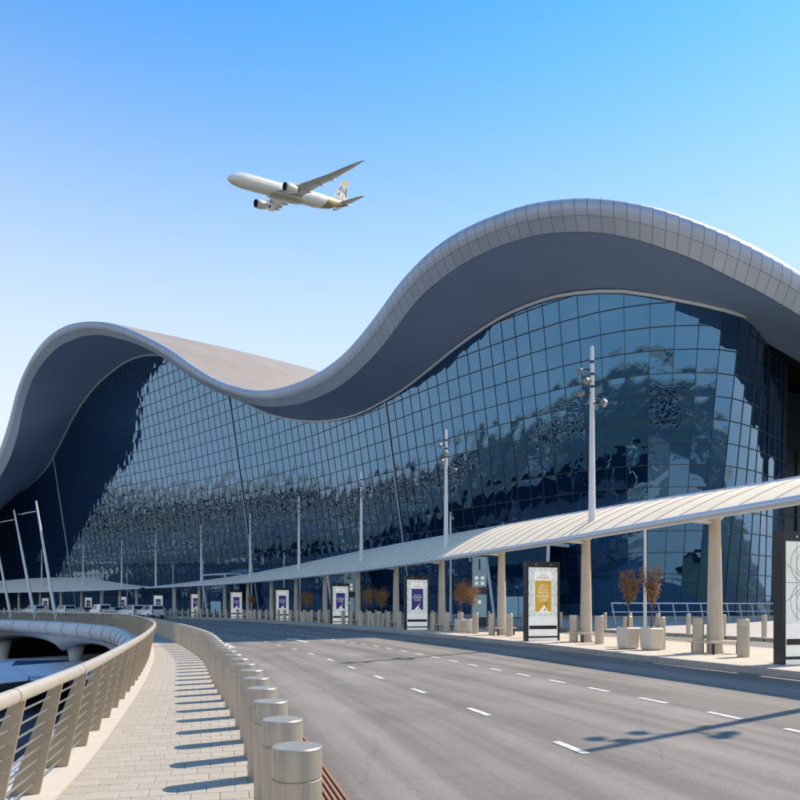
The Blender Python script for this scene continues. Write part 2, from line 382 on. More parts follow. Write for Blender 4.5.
def W_at(q):                                                     # road width at station q of the bollard line
    p = BL.at(q); n = BL.nor(q); t = BL.tan(q); best = None
    for k in KERB.p[::2]:
        d = k - p; a = abs(d.dot(t)); r = d.dot(n)
        if 4 < r < 40 and (best is None or a < best[0]): best = (a, r)
    return best[1] if best else 12.5
RS = [i * 1.5 for i in range(int(BL.L / 1.5))]; RW = [W_at(q) for q in RS]
def road_w(q): return interp(list(zip(RS, RW))[max(0, int(q / 1.5) - 1):int(q / 1.5) + 3], q)
def road_pt(q, d, dz=0.0):
    w_ = road_w(q); p = BL.off(q, d); return (p.x, p.y, .40 * d / w_ + dz)

# ------------------------------------------------------------------ terrain: deck sheet with the sunken court cut out, road, walkway, pavement
VOID = [RAIL.off(RAIL.L * i / 120, -.42) for i in range(12, 121)]
hole = [Vector((p.x, p.y, 0)) for p in VOID] + [Vector((-150, 120, 0)), Vector((-150, 60, 0)), Vector((-110, -10, 0)), Vector((-60, -58, 0))]
outer = [Vector((6000 * math.cos(a * math.pi / 24), 6000 * math.sin(a * math.pi / 24), 0)) for a in range(48)]
tri = tessellate_polygon([outer, hole]); allp = outer + hole
b = MB(); b.add([(p.x, p.y, -.06) for p in allp], [tuple(t) for t in tri])
g = b.build('ground', 'ground'); tag(g, kind='structure')
bm = bmesh.new(); bm.from_mesh(g.data); bmesh.ops.recalc_face_normals(bm, faces=bm.faces)
if sum(f.normal.z for f in bm.faces) < 0: bmesh.ops.reverse_faces(bm, faces=bm.faces)
bm.to_mesh(g.data); bm.free()
b = MB(); b.add([(-400, -150, -9), (120, -150, -9), (120, 320, -9), (-400, 320, -9)], [(0, 1, 2, 3)])
tag(b.build('lower_level_floor', 'lower'), kind='structure')

road_mb = MB(); rows = []; lane = []
ND = 10
for q in RS:
    w_ = road_w(q); rows.append([road_pt(q, w_ * k / ND, -.004 if k else -.004) for k in range(ND + 1)])
road_mb.grid(rows, False, True); road = road_mb.build('road', 'asphalt'); tag(road, kind='structure')
uv = road.data.uv_layers.new(name='lane')
for li, lp in enumerate(road.data.loops):
    j, k = divmod(lp.vertex_index, ND + 1); uv.data[li].uv = (RW[j] * k / ND, RS[j])

def strip(name, cvA, dA, zA, cvB, dB, zB, y0, y1, m, step=1.5, nsub=1):
    """sheet between two offset curves, matched by nearest point"""
    q = cvA.s_at_y(y0); q1 = cvA.s_at_y(y1); rows = []
    while q < q1:
        p = cvA.off(q, dA); sB = cvB.near(cvA.at(q)); r = cvB.off(sB, dB)
        rows.append([(p.x + (r.x - p.x) * k / nsub, p.y + (r.y - p.y) * k / nsub, zA + (zB - zA) * k / nsub) for k in range(nsub + 1)]); q += step
    mb = MB(); mb.grid(rows, False, True); o = mb.build(name, m); tag(o, kind='structure'); return o

# walkway: base sheet, plinth strip under the railing, pavers one by one
walk = strip('walkway', RAIL, .12, -.009, BL, .25, -.009, -70, 170, 'joint')
plinth_w = .30
mb = MB(); rows = []; q = RAIL.s_at_y(-60)
while q < RAIL.L - 2:
    a = RAIL.off(q, -.45); c = RAIL.off(q, plinth_w - .01)
    rows.append([(a.x, a.y, -.45), (a.x, a.y, .02), (c.x, c.y, .02), (c.x, c.y, -.05)]); q += 1.0
mb.grid(rows, False, True); tag(mb.build('railing_plinth', 'plinth', walk))
PL, PW = .30, .30; GAP = .003
pav_mesh = {}
def paver_mesh(wd):
    k = round(wd, 2)
    if k not in pav_mesh:
        mb = MB(); x, y, e = wd / 2 - GAP, PL / 2 - GAP, .006
        mb.add([(-x, -y, -.03), (x, -y, -.03), (x, y, -.03), (-x, y, -.03), (-x, -y, -e), (x, -y, -e), (x, y, -e), (-x, y, -e),
                (-x + e, -y + e, 0), (x - e, -y + e, 0), (x - e, y - e, 0), (-x + e, y - e, 0)],
               [(0, 1, 5, 4), (1, 2, 6, 5), (2, 3, 7, 6), (3, 0, 4, 7), (4, 5, 9, 8), (5, 6, 10, 9), (6, 7, 11, 10), (7, 4, 8, 11), (8, 9, 10, 11)])
        pav_mesh[k] = mb.mesh('paver', 'paver')
    return pav_mesh[k]
far_pav = MB(); npav = 0; row = 0; q = RAIL.s_at_y(5.4); qend = RAIL.s_at_y(34)
rp = random.Random(3)
while q < qend:
    p0 = RAIL.off(q, plinth_w); t = RAIL.tan(q, 2); nn = RAIL.nor(q, 2); sB = BL.near(p0 + nn * 2); ln = (BL.off(sB, .42) - p0).dot(nn)
    x = 0; first = True; ang = math.atan2(nn.y, nn.x)
    while x < ln - .03:
        wd = PW if not (first and row % 2) else PW / 2
        wd = min(wd, ln - x); first = False
        c = p0 + nn * (x + wd / 2); x += wd
        if wd < .06: continue
        dz = rp.uniform(-.0015, .0015); vis = 200 < CX + F * c.x / c.y < 0 if False else (CX + F * c.x / c.y > -15 and HY + HC * F / c.y < 815)
        if not vis: continue
        if npav < 300:
            o = link('paver', paver_mesh(wd), walk); o.location = (c.x, c.y, dz); o.rotation_euler = (0, 0, ang); npav += 1
        else:
            far_pav.box(c.x, c.y, -.0152 + dz, wd - 2 * GAP, PL - 2 * GAP, .03, ang)
    q += PL; row += 1
tag(far_pav.build('distant_pavers', 'paver', walk), kind='stuff')
strip('walkway_paving', RAIL, plinth_w, 0, BL, .42, 0, 34.2, 170, 'paver_far')
o = strip('walkway_paving', RAIL, plinth_w, 0, BL, .42, 0, -70, 5.2, 'paver_far')

# slot drain beside the bollards
grate = thing('drain_grate', 'long rust-brown slotted drain grate between bollards and asphalt', 'drain', (0, 0, 0))
q0 = BL.s_at_y(3.0); q1 = BL.s_at_y(45)
mb = MB(); rows = []
q = q0
while q < q1: rows.append([road_pt(q, .43, .001), road_pt(q, .78, .001)]); q += 1
mb.grid(rows, False, True); mb.build('channel', 'dark_gap', grate)
for k in range(6):
    mb = MB(); rows = []; q = q0; d = .45 + .058 * k; ww = .03
    while q < q1:
        rows.append([road_pt(q, d, -.01), road_pt(q, d, .018), road_pt(q, d + ww, .018), road_pt(q, d + ww, -.01)]); q += .6
    mb.grid(rows, False, True); mb.build('bar', 'rust', grate)

# lane markings
def dash(q, d, ln, wd, dz=.004):
    mb = MB(); mb.grid([[road_pt(q + ln * k / 3, d - wd / 2, dz), road_pt(q + ln * k / 3, d + wd / 2, dz)] for k in range(4)], False, True)
    mb.build('lane_dash', 'white_paint', road)
q = BL.s_at_y(BL.at(BL.s_at_y(6.0)).y) - .0
k = 0
q = BL.s_at_y(1.55)
while q < BL.s_at_y(95): dash(q, 4.0, .85, .12); q += 3.1
q = BL.s_at_y(4.2)
while q < BL.s_at_y(95): dash(q, 7.35, .72, .12); q += 1.62
for q, d in ((BL.s_at_y(32.5), 5.7), (BL.s_at_y(31.5), 1.9)):
    L_ = 4.6; out = [(0, -.1), (L_ * .62, -.1), (L_ * .62, -.36), (L_, 0), (L_ * .62, .36), (L_ * .62, .1), (0, .1)]
    mb = MB(); mb.add([road_pt(q + a, d + c * 1.2, .005) for a, c in out], [(6, 5, 1, 0), (4, 3, 2)][::1]); mb.add([road_pt(q + a, d + c * 1.2, .005) for a, c in out], [])
    mb.build('lane_arrow', 'white_paint', road)

# kerb stones + pavement + inner road + rear kerb + forecourt
pave = strip('pavement', COL, -2.55, PAV_H, COL, 3.7, PAV_H, -60, 156, 'pavement')
ks = MB(); ks.box(0, 0, -.13, .988, .2, .30); ks_me = bevel(ks.build('kerb_stone', 'kerb'), .018, 2)
me = ks_me.data; bpy.data.objects.remove(ks_me)
q = COL.s_at_y(8); n = 0
while q < COL.s_at_y(118):
    p = COL.off(q, -2.65); t = COL.tan(q); o = link('kerb_stone', me, pave); o.location = (p.x, p.y, PAV_H - .01); o.rotation_euler = (0, 0, math.atan2(t.y, t.x)); q += 1.0
strip('inner_road', COL, 3.7, .42, COL, 8.4, .46, -60, 156, 'asphalt')
q = COL.s_at_y(14)
while q < COL.s_at_y(75):
    for dd, zz in ((3.72, PAV_H), (8.5, .62)):
        p = COL.off(q, dd); t = COL.tan(q); o = link('kerb_stone', me, pave); o.location = (p.x, p.y, zz - .012); o.rotation_euler = (0, 0, math.atan2(t.y, t.x))
    q += 1.0

# ------------------------------------------------------------------ terminal building
G = Curve([(36, 100), (38.6, 90), (39.9, 82), (39.9, 75.5), (38.2, 70.0), (34.6, 65.8), (30, 63.2), (25, 62), (19.8, 63.2), (10.2, 72.5), (0, 86), (-10, 99.5), (-27, 117.5), (-49, 137.5), (-72, 154.5), (-97, 170), (-130, 186), (-165, 197)], .5)
S = Curve([(66, 88), (56, 80.5), (46, 73.3), (36.5, 66.6), (30, 63.2), (25, 62), (19.8, 63.2), (10.2, 72.5), (0, 86), (-10, 99.5), (-27, 117.5), (-49, 137.5), (-72, 154.5), (-97, 170), (-130, 186), (-165, 197)], .5)
LEAN = math.tan(R(9.3)); BASE = 1.1
A_TAB = smooth_tab([(-90, 620), (-40, 540), (-15, 490), (0, 454), (7.5, 432), (12.5, 415), (19, 390), (25, 375), (32.5, 360), (42.5, 345), (52.5, 335), (67.5, 326), (82.5, 322.3), (100, 321.7), (116, 324), (136, 331), (160, 342.5), (176, 352), (192, 363.5), (208, 374), (224, 382), (240, 387), (255, 390), (270, 390), (290, 385.6), (310, 378), (330, 366.5), (348, 352), (365, 333), (385, 307), (400, 286), (415, 269), (432, 252.5), (452, 237.5), (475, 225), (502, 214), (525, 206.5), (547, 202), (574, 199.4), (592, 199), (615, 201), (637, 204.5), (660, 210), (680, 216.5), (704, 225.6), (728, 235.6), (756, 249.6), (776, 260.5), (800, 276), (850, 312), (920, 372), (1010, 455), (1150, 570)])
B_TAB = smooth_tab([(-90, 628), (-40, 555), (-15, 510), (0, 478), (10, 458), (17.5, 435), (22.5, 411), (27.5, 393), (35, 375), (47.5, 357.5), (60, 346), (75, 339), (88, 335.5), (100, 335), (120, 339), (140, 345.6), (160, 356), (180, 369.5), (200, 383), (220, 393), (240, 401), (260, 406), (280, 406.6), (300, 403.6), (320, 396.6), (340, 386), (365, 365), (385, 343), (400, 322.5), (420, 297.5), (440, 280), (465, 262.5), (485, 252.5), (502, 245), (525, 238), (547, 233.5), (570, 232), (592, 232), (615, 234.7), (637, 239.8), (660, 247), (680, 254), (700, 262), (730, 277), (760, 292), (780, 303.6), (800, 315.6), (850, 347), (920, 400), (1010, 475), (1150, 585)])
C_TAB = smooth_tab([(-90, 620), (-40, 545), (-18, 508), (0, 499), (15, 494), (32.5, 482.5), (47.5, 467), (60, 445), (72.5, 420), (85, 400), (100, 382), (108, 375), (124, 363), (140, 356), (158, 354.5), (180, 361), (200, 373), (220, 386), (240, 398), (264, 411), (284, 417), (304, 420), (324, 420.3), (344, 417.5), (364, 411), (380, 403), (402, 390), (427, 371), (452, 350.5), (478, 331.5), (500, 317.5), (514, 310.5), (547, 298), (570, 293), (592, 290.7), (615, 290), (637, 292), (670, 297.8), (700, 303.6), (730, 311), (750, 317.5), (770, 326), (786, 334), (800, 342), (850, 372), (920, 420), (1010, 485), (1150, 590)])
def lean_pt(cv, q, h):                                           # point on the outward-leaning glass above station q
    p = cv.at(q); n = cv.nor(q, 2.0); d = -n if False else n
    return p, n
def g_out(cv, q):                                                # outward normal (towards the road)
    n = cv.nor(q, 2.0); return -n                                # curves run right to left, so outward is to the left of travel
def lean_off(h, k=1.0):
    return LEAN * k * (h - BASE)
def glass_h(cv, q, k=1.0):
    h = 25.0; p = cv.at(q); o = g_out(cv, q)
    for _ in range(14):
        c = p + o * lean_off(h, k); h = .5 * h + .5 * h_of(interp(C_TAB, px_of(c)), c.y)
    return max(h, BASE + .5)
terminal = thing('airport_terminal', 'huge airport terminal with wave-shaped grey roof and leaning blue glass wall', 'terminal', (0, 0, 0))

gs = [0.0]
while gs[-1] < G.L - 2.2:
    p_ = G.at(gs[-1]); x_ = px_of(p_); gs.append(gs[-1] + interp([(0, 1.85), (200, 1.8), (400, 1.6), (560, 1.45), (1000, 1.4)], x_ if gs[-1] > 25 else 800))
NG = len(gs) - 1
gp = [G.at(q) for q in gs]; gn = [g_out(G, q) for q in gs]
c0_ = G.near(Vector((27, 62.3))); gk = [min(1, max(.12, 1 - (c0_ - q) / 9.0)) for q in gs]     # the lean fades out round the corner
s_corner = G.near(Vector((35.6, 66.7)))
gh = []
for q, k_ in zip(gs, gk):
    if q < s_corner:
        gh.append(None)
    else: gh.append(glass_h(G, q, k_))
hc0 = next(h for h in gh if h is not None)
gh = [hc0 + .8 if h is None else h for h in gh]
def gpt(i, h, out=0.0):
    p = gp[i] + gn[i] * (lean_off(h, gk[i]) + out); return Vector((p.x, p.y, h + (-LEAN * out)))
ROW = 1.86; LIFT = math.cos(R(6.0))
rg = random.Random(11); panes = []
hmax = max(gh)
for i in range(NG):
    r = 0
    while BASE + r * ROW < max(gh[i], gh[i + 1]) - .05:
        z0 = BASE + r * ROW; z1 = z0 + ROW
        l0, l1 = min(z0, gh[i]), min(z1, gh[i]); r0, r1 = min(z0, gh[i + 1]), min(z1, gh[i + 1])
        if max(l1 - l0, r1 - r0) > .12: panes.append((i, l0, l1, r0, r1))
        r += 1
def pane_size(t):
    i, l0, l1, r0, r1 = t; c = (gp[i] + gp[i + 1]) / 2; x = px_of(c)
    if x < 10 or x > 795 or gs[i] < 26: return 0
    dx = abs(px_of(gp[i]) - px_of(gp[i + 1])); return dx * (l1 - l0 + r1 - r0) / c.y
order = sorted(range(len(panes)), key=lambda k: -pane_size(panes[k])); near = set(order[:300])
far = MB()
for k, (i, l0, l1, r0, r1) in enumerate(panes):
    amp = rg.uniform(.004, .011) * rg.choice((1, 1, 1, -1)); tx, tz = rg.gauss(0, .0014), rg.gauss(0, .0014); ns = 6
    ph = rg.uniform(0, 6.28); rows = []
    for a in range(ns + 1):
        v = a / ns; row_ = []
        for c in range(ns + 1):
            u = c / ns; h = (l0 + (l1 - l0) * v) * (1 - u) + (r0 + (r1 - r0) * v) * u
            P = gpt(i, h).lerp(gpt(i + 1, h), u)
            U, V_ = 2 * u - 1, 2 * v - 1
            d = amp * (1 - U * U) * (1 - V_ * V_) + tx * U + tz * V_ + .0035 * math.sin(2.6 * U + 1.8 * V_ + ph)
            o2 = gn[i]; row_.append((P.x + o2.x * d, P.y + o2.y * d, P.z))
        rows.append(row_)
    if k in near:
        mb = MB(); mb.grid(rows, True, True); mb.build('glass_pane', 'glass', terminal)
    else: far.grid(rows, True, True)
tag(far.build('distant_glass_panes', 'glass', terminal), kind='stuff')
for i in range(1, NG):
    if gh[i] < BASE + 1: continue
    hh = gh[i]; t = (gp[min(i + 1, NG)] - gp[i - 1]).normalized() * .022; mb = MB(); rows = []
    for k in range(2):
        h = BASE + (hh - BASE) * k; a = gpt(i, h, -.05); c = gpt(i, h, .045); T = Vector((t.x, t.y, 0))
        rows.append([a - T, c - T, c + T, a + T])
    mb.grid(rows, False, False); mb.build('mullion', 'mullion', terminal)
r = 1
while BASE + r * ROW < hmax:
    z = BASE + r * ROW; runs = []; cur = []
    for i in range(NG + 1):
        if gh[i] > z: cur.append(i)
        elif cur: runs.append(cur); cur = []
    if cur: runs.append(cur)
    for run in runs:
        mb = MB(); rows = []
        if run[0] > 0 and gh[run[0]] > z: pass
        for i in run:
            rows.append([gpt(i, z - .034, -.04), gpt(i, z - .034, .075), gpt(i, z + .034, .075), gpt(i, z + .034, -.04)])
        # run the bar on to where the glass top cuts it
        i = run[-1]
        if i < NG:
            k = (gh[i] - z) / max(1e-3, gh[i] - gh[i + 1]); rows.append([a.lerp(c, min(1, k)) for a, c in zip(rows[-1], [gpt(i + 1, z - .034, -.04), gpt(i + 1, z - .034, .075), gpt(i + 1, z + .034, .075), gpt(i + 1, z + .034, -.04)])])
        i = run[0]
        if i > 0 and gh[i - 1] < z:
            k = (gh[i] - z) / max(1e-3, gh[i] - gh[i - 1]); rows.insert(0, [a.lerp(c, min(1, k)) for a, c in zip(rows[0], [gpt(i - 1, z - .034, -.04), gpt(i - 1, z - .034, .075), gpt(i - 1, z + .034, .075), gpt(i - 1, z + .034, -.04)])])
        if len(rows) > 1: mb.grid(rows, False, False); mb.build('transom', 'mullion', terminal)
    r += 1
# light tubes running down the glass at expansion joints
for pxj in (412, 262, 76):
    i = min(range(24, NG), key=lambda k: abs(px_of(gp[k]) - pxj)); mb = MB()
    mb.tube([gpt(i, BASE, .14), gpt(i, gh[i], .10)], .075, 8); mb.build('joint_tube', 'tube', terminal)
mb = MB(); mb.tube([gpt(i, gh[i] - .12, .18) for i in range(2, NG + 1)], .16, 6); mb.build('head_trim', 'trim', terminal)
mb = MB(); mb.grid([[gpt(i, BASE - 1.2, .1), gpt(i, BASE, .1), gpt(i, BASE, -.3)] for i in range(NG + 1)], False, False); mb.build('base_sill', 'forecourt', terminal)

# roof: bull-nosed edge following the wave, soffit, and shell running back
OV = [(-90, 12), (0, 11), (60, 11.5), (110, 11), (160, 7), (220, 4.0), (300, 4.0), (380, 6), (480, 7.5), (600, 7.0), (700, 5.8), (760, 4.8), (800, 4.2), (1100, 4)]
BK = Vector((.70, .714))
def section(q):
    p = S.at(q); o = -S.nor(q, 4.0); h = glass_h(S, q); c = p + o * lean_off(h); ov = interp(OV, px_of(c))
    pb = c + o * (ov - .5); hb = h_of(interp(B_TAB, px_of(pb)), pb.y)
    pa = c + o * (ov - .1); ha = h_of(interp(A_TAB, px_of(pa)), pa.y); pn = c + o * (ov + .55)
    return Vector((c.x, c.y, h)), Vector((pb.x, pb.y, hb)), Vector((pa.x, pa.y, ha)), Vector((pn.x, pn.y, hb + (ha - hb) * .62))
dense = [section(S.L * i / 700) for i in range(701)]
arc = [0]
for i in range(1, 701): arc.append(arc[-1] + (dense[i][1] - dense[i - 1][1]).length)
NS = int(arc[-1] / .95); stn = []; j = 0
for i in range(NS + 1):
    d_ = arc[-1] * i / NS
    while j < 699 and arc[j + 1] < d_: j += 1
    k = (d_ - arc[j]) / max(1e-6, arc[j + 1] - arc[j]); stn.append([a.lerp(c, k) for a, c in zip(dense[j], dense[j + 1])])
cC, cB, cA, cN = ([t[k] for t in stn] for k in range(4))
def bez(P, n):                                                    # cubic through nose
    out = []
    for k in range(n + 1):
        t = k / n; out.append(P[0] * (1 - t) ** 3 + P[1] * 3 * t * (1 - t) ** 2 + P[2] * 3 * t * t * (1 - t) + P[3] * t ** 3)
    return out
def nose(i, inset=0.0):
    bq, nq, aq = cB[i], cN[i], cA[i]; o3 = (nq - bq); o3.z = 0; o3.normalize()
    m = bq.lerp(nq, .62); m = m + o3 * .12
    low = [bq.lerp(m, k / 2) for k in range(3)]
    up = bez([m, nq + o3 * .18, Vector((nq.x, nq.y, aq.z)) + o3 * .05 + Vector((0, 0, .02)), aq], 5)
    pts = low + up[1:]
    if inset: pts = [p - o3 * inset - Vector((0, 0, inset * .5)) for p in pts]
    return pts
mb = MB(); mb.grid([nose(i, .06) for i in range(NS + 1)], True, True); mb.build('edge_backing', 'seam', terminal)
fcount = 0; farf = MB()
vis = sorted(range(NS), key=lambda i: 0 if -5 < px_of(cB[i]) < 830 else 1)
fset = set(vis[:145])
for i in range(NS):
    a, c = nose(i), nose(i + 1); w_ = (c[0] - a[0]).length; g_ = .016 / max(w_, .3)
    for lo, hi in ((0, 2), (2, 7)):
        n = hi - lo; rows = []
        for k in range(lo, hi + 1):
            e = .035 if k == lo else 0
            pA, pC = a[k], c[k]
            if k == lo: pA, pC = a[k].lerp(a[k + 1], .018), c[k].lerp(c[k + 1], .018)
            if k == hi and hi < 7: pA, pC = a[k].lerp(a[k - 1], .03), c[k].lerp(c[k - 1], .03)
            rows.append([pA.lerp(pC, g_), pA.lerp(pC, 1 - g_)])
        if i in fset:
            m2 = MB(); m2.grid(rows, True, False); m2.build('fascia_panel', 'fascia', terminal)
        else: farf.grid(rows, True, False)
if farf.v: tag(farf.build('distant_fascia_panels', 'fascia', terminal), kind='stuff')
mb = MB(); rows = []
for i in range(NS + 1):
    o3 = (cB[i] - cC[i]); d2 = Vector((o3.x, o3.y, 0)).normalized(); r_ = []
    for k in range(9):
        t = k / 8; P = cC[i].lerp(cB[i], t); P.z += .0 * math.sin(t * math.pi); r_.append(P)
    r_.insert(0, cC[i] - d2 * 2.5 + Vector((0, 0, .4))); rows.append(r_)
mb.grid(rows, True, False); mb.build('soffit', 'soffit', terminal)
mb = MB(); rows = []; TS = [0, .6, 2, 5, 9, 14, 20, 28, 38, 50, 62, 70]
for i in range(NS + 1):
    r_ = []; w_ = min(1, max(0, (px_of(cA[i]) + 35) / 125)); bk = Vector((-.45, .9)).lerp(BK, w_).normalized()
    for t in TS:
        p = cA[i] + Vector((bk.x * t, bk.y * t, 0)); p.z += 2.6 * math.sin(min(1, t / 62) * math.pi * .6) - (max(0, t - 50) / 20) ** 2 * 6; r_.append(p)
    p = r_[-1].copy(); r_.append(Vector((p.x, p.y, 0))); rows.append(r_)
mb.grid(rows, True, False); roof = mb.build('roof_shell', 'roof', terminal)
# seams across the roof sheet
n = M['roof'].node_tree.nodes; l = M['roof'].node_tree.links; pb_ = n['Principled BSDF']
tcx = n.new('ShaderNodeTexCoord'); wv = n.new('ShaderNodeTexWave'); wv.wave_type = 'BANDS'; wv.bands_direction = 'DIAGONAL'; wv.inputs['Scale'].default_value = .35; wv.inputs['Distortion'].default_value = .4
l.new(tcx.outputs['Object'], wv.inputs['Vector']); bpn = n.new('ShaderNodeBump'); bpn.inputs['Strength'].default_value = .6; bpn.inputs['Distance'].default_value = .12
l.new(wv.outputs[0], bpn.inputs['Height']); l.new(bpn.outputs[0], pb_.inputs['Normal'])
# side wing behind the rounded corner
mb = MB(); mb.add([(40.5, 84, 0), (96, 92, 0), (96, 140, 0), (50, 130, 0), (40.5, 84, 29), (96, 92, 21), (96, 140, 21), (50, 130, 27)], [(0, 1, 5, 4), (1, 2, 6, 5), (2, 3, 7, 6), (3, 0, 4, 7), (4, 5, 6, 7)])
mb.build('side_wing', 'sidewall', terminal)
for k in range(7):
    mb = MB(); x0 = 41.8 + 3.2 * k; y0 = 84 + (x0 - 40.5) * 8 / 55.5 - .12
    mb.box(x0, y0, 11, .16, .3, 20); mb.build('wing_fin', 'mullion', terminal)
for k in range(6):
    mb = MB(); mb.add([(40.6, 83.82, 3 + 3.3 * k), (66, 83.82 + 25.4 * 8 / 55.5, 3 + 3.3 * k), (66, 83.82 + 25.4 * 8 / 55.5, 3.14 + 3.3 * k), (40.6, 83.82, 3.14 + 3.3 * k)], [(0, 1, 2, 3)]); mb.build('wing_band', 'mullion', terminal)
# entrance portals: leaning white frames with dark doors set against the glass
def ang_of(v): return math.atan2(v.y, v.x)
for pxe, hgt in ((545, 6.6), (372, 6.4), (236, 6.2)):
    i = min(range(24, NG), key=lambda k: abs(px_of(gp[k]) - pxe)); n_ = gn[i]; t_ = Vector((-n_.y, n_.x))
    rz = math.atan2(t_.y, t_.x)
    e = thing('entrance_portal', {545: 'leaning white-framed glass entrance lobby behind the gold display totem', 372: 'white-framed glass entrance lobby behind the pots of dry trees', 236: 'small white-framed glass entrance lobby far along the glass wall'}[pxe], 'entrance', (gp[i].x + n_.x * .3, gp[i].y + n_.y * .3, BASE - .15), rz)
    W2, D2 = 3.0, 3.4
    mb = MB()
    for a, c in (((-W2, -D2, 0), (-W2 - .7, -D2 - .6, hgt)), ((W2, -D2, 0), (W2 + .7, -D2 - .6, hgt)), ((-W2 - .7, -D2 - .6, hgt), (W2 + .7, -D2 - .6, hgt)), ((-W2 - .7, -D2 - .6, hgt), (-W2 - .7, -.9, hgt)), ((W2 + .7, -D2 - .6, hgt), (W2 + .7, -.9, hgt))): mb.tube([a, c], .16, 6)
    mb.build('frame', 'trim', e)
    mb = MB(); mb.add([(-W2, -D2, 0), (W2, -D2, 0), (W2 + .6, -D2 - .5, hgt - .15), (-W2 - .6, -D2 - .5, hgt - .15)], [(0, 1, 2, 3)]); mb.build('front_glass', 'glass', e)
    mb = MB(); mb.add([(-W2 - .68, -D2 - .6, hgt + .1), (W2 + .68, -D2 - .6, hgt + .1), (W2 + .68, -.6, hgt + .1), (-W2 - .68, -.6, hgt + .1)], [(0, 1, 2, 3)]); mb.build('roof', 'trim', e)
    for sx in (-.8, .8):
        mb = MB(); mb.box(sx, -D2 - .12, 1.3, 1.5, .06, 2.6); mb.build('door', 'sign_teal', e)

# forecourt between inner road and glass
mb = MB(); rows = []
q = COL.s_at_y(-50)
while q < COL.L - 6:
    p = COL.off(q, 8.4); sg = G.near(p) if p.y > 20 else 0
    r_ = G.at(sg) if p.y > 35 else p + COL.nor(q) * 38
    if p.y <= 35: r_ = p + (Vector((34, 66)) - p).normalized() * 30 if p.y > 15 else p + Vector((40, 12))
    rows.append([(p.x + (r_.x - p.x) * k / 3 * 1.04, p.y + (r_.y - p.y) * k / 3 * 1.04, .60 + (BASE - .15 - .60) * k / 3) for k in range(4)]); q += 2
mb.grid(rows, False, True); tag(mb.build('forecourt', 'forecourt'), kind='structure')

# ------------------------------------------------------------------ leaf-shaped walkway canopies on columns
col_s0 = COL.near(Vector((9.67, 21.5))); CSP = 7.15
RISE = [(-40, .1), (-25, .35), (-8, .82), (0, 1.12), (7.15, 1.6), (14.3, 1.9), (21.5, 2.1), (29, 2.25), (36, 2.3), (43, 2.2), (50, 1.98), (57, 1.65), (64, 1.32), (72, .95), (80, .58), (88, .28), (94, .10)]
RISE2 = [(95, .10), (102, .45), (110, .95), (118, 1.6), (126, 2.3), (136, 2.75), (146, 2.75), (156, 2.3), (168, 1.6), (182, .9), (196, .2)]
TUBE_H = 4.62
col_mesh = None
def canopy(label, tab, s0, s1, cols, pstep):
    can = thing('walkway_canopy', label, 'canopy', (0, 0, 0))
    def sec(s, dz=0.0, n=9):
        rise = max(.04, interp(tab, s)); wd = 1.1 + 1.6 * rise; P = []
        for k in range(n + 1):
            u = k / n; d = -1.12 + wd * u; z = TUBE_H + .06 + rise * (1 - (1 - u) ** 1.38) + dz
            p = COL.off(col_s0 + s, d); P.append((p.x, p.y, z))
        return P
    s = s0; cnt = 0; rest = MB()
    while s < s1 - .01:
        e = min(s1, s + pstep); a, c = sec(s + .004), sec(e - .004)
        mb = MB() if cnt < 300 else rest
        mid = sec((s + e) / 2, .012)
        mb.grid([a, mid, c], True, True)
        if mb is not rest: mb.build('roof_panel', 'canopy', can); cnt += 1
        rbm = MB(); rbm.tube(sec(s, .008), .017, 4); rbm.build('seam_rib', 'rib', can)
        s = e
    if rest.v: tag(rest.build('roof_panels', 'canopy', can), kind='stuff')
    pts = []; pb2 = []; s = s0
    while s <= s1:
        p = COL.off(col_s0 + s, -1.16); pts.append((p.x, p.y, TUBE_H)); p2 = sec(s)[-1]; pb2.append(p2); s += 1.2
    mb = MB(); mb.tube(pts, .13, 10); mb.build('edge_tube', 'tube', can)
    mb = MB(); mb.tube(pb2, .09, 6); mb.build('rear_tube', 'tube', can)
    global col_mesh
    if col_mesh is None:
        mb = MB(); mb.lathe([(.235, 0), (.235, .5), (.205, 2.2), (.165, 4.2)], 20); col_mesh = mb.mesh('column', 'column')
    for k in cols:
        p = COL.at(col_s0 + CSP * k); o = link('column', col_mesh, can); o.location = (p.x, p.y, PAV_H)
        nn = COL.nor(col_s0 + CSP * k); rz = math.atan2(nn.y, nn.x)
        mb = MB(); mb.tube([(0, 0, 4.0), (-1.1, 0, TUBE_H - PAV_H)], .07, 6); mb.tube([(0, 0, 4.0), (1.0, 0, 4.15 + .6 * interp(tab, CSP * k))], .07, 6)
        br = mb.build('bracket', 'tube', can); br.location = (p.x, p.y, PAV_H); br.rotation_euler = (0, 0, rz)
    return can
canopy('long cream leaf-shaped canopy over the pavement, lit by sun beside the display totems', RISE, -40, 93.6, range(-4, 13), 1.19)
canopy('distant grey leaf-shaped canopy behind the parked cars', RISE2, 95.4, 194, range(14, 27), 1.6)

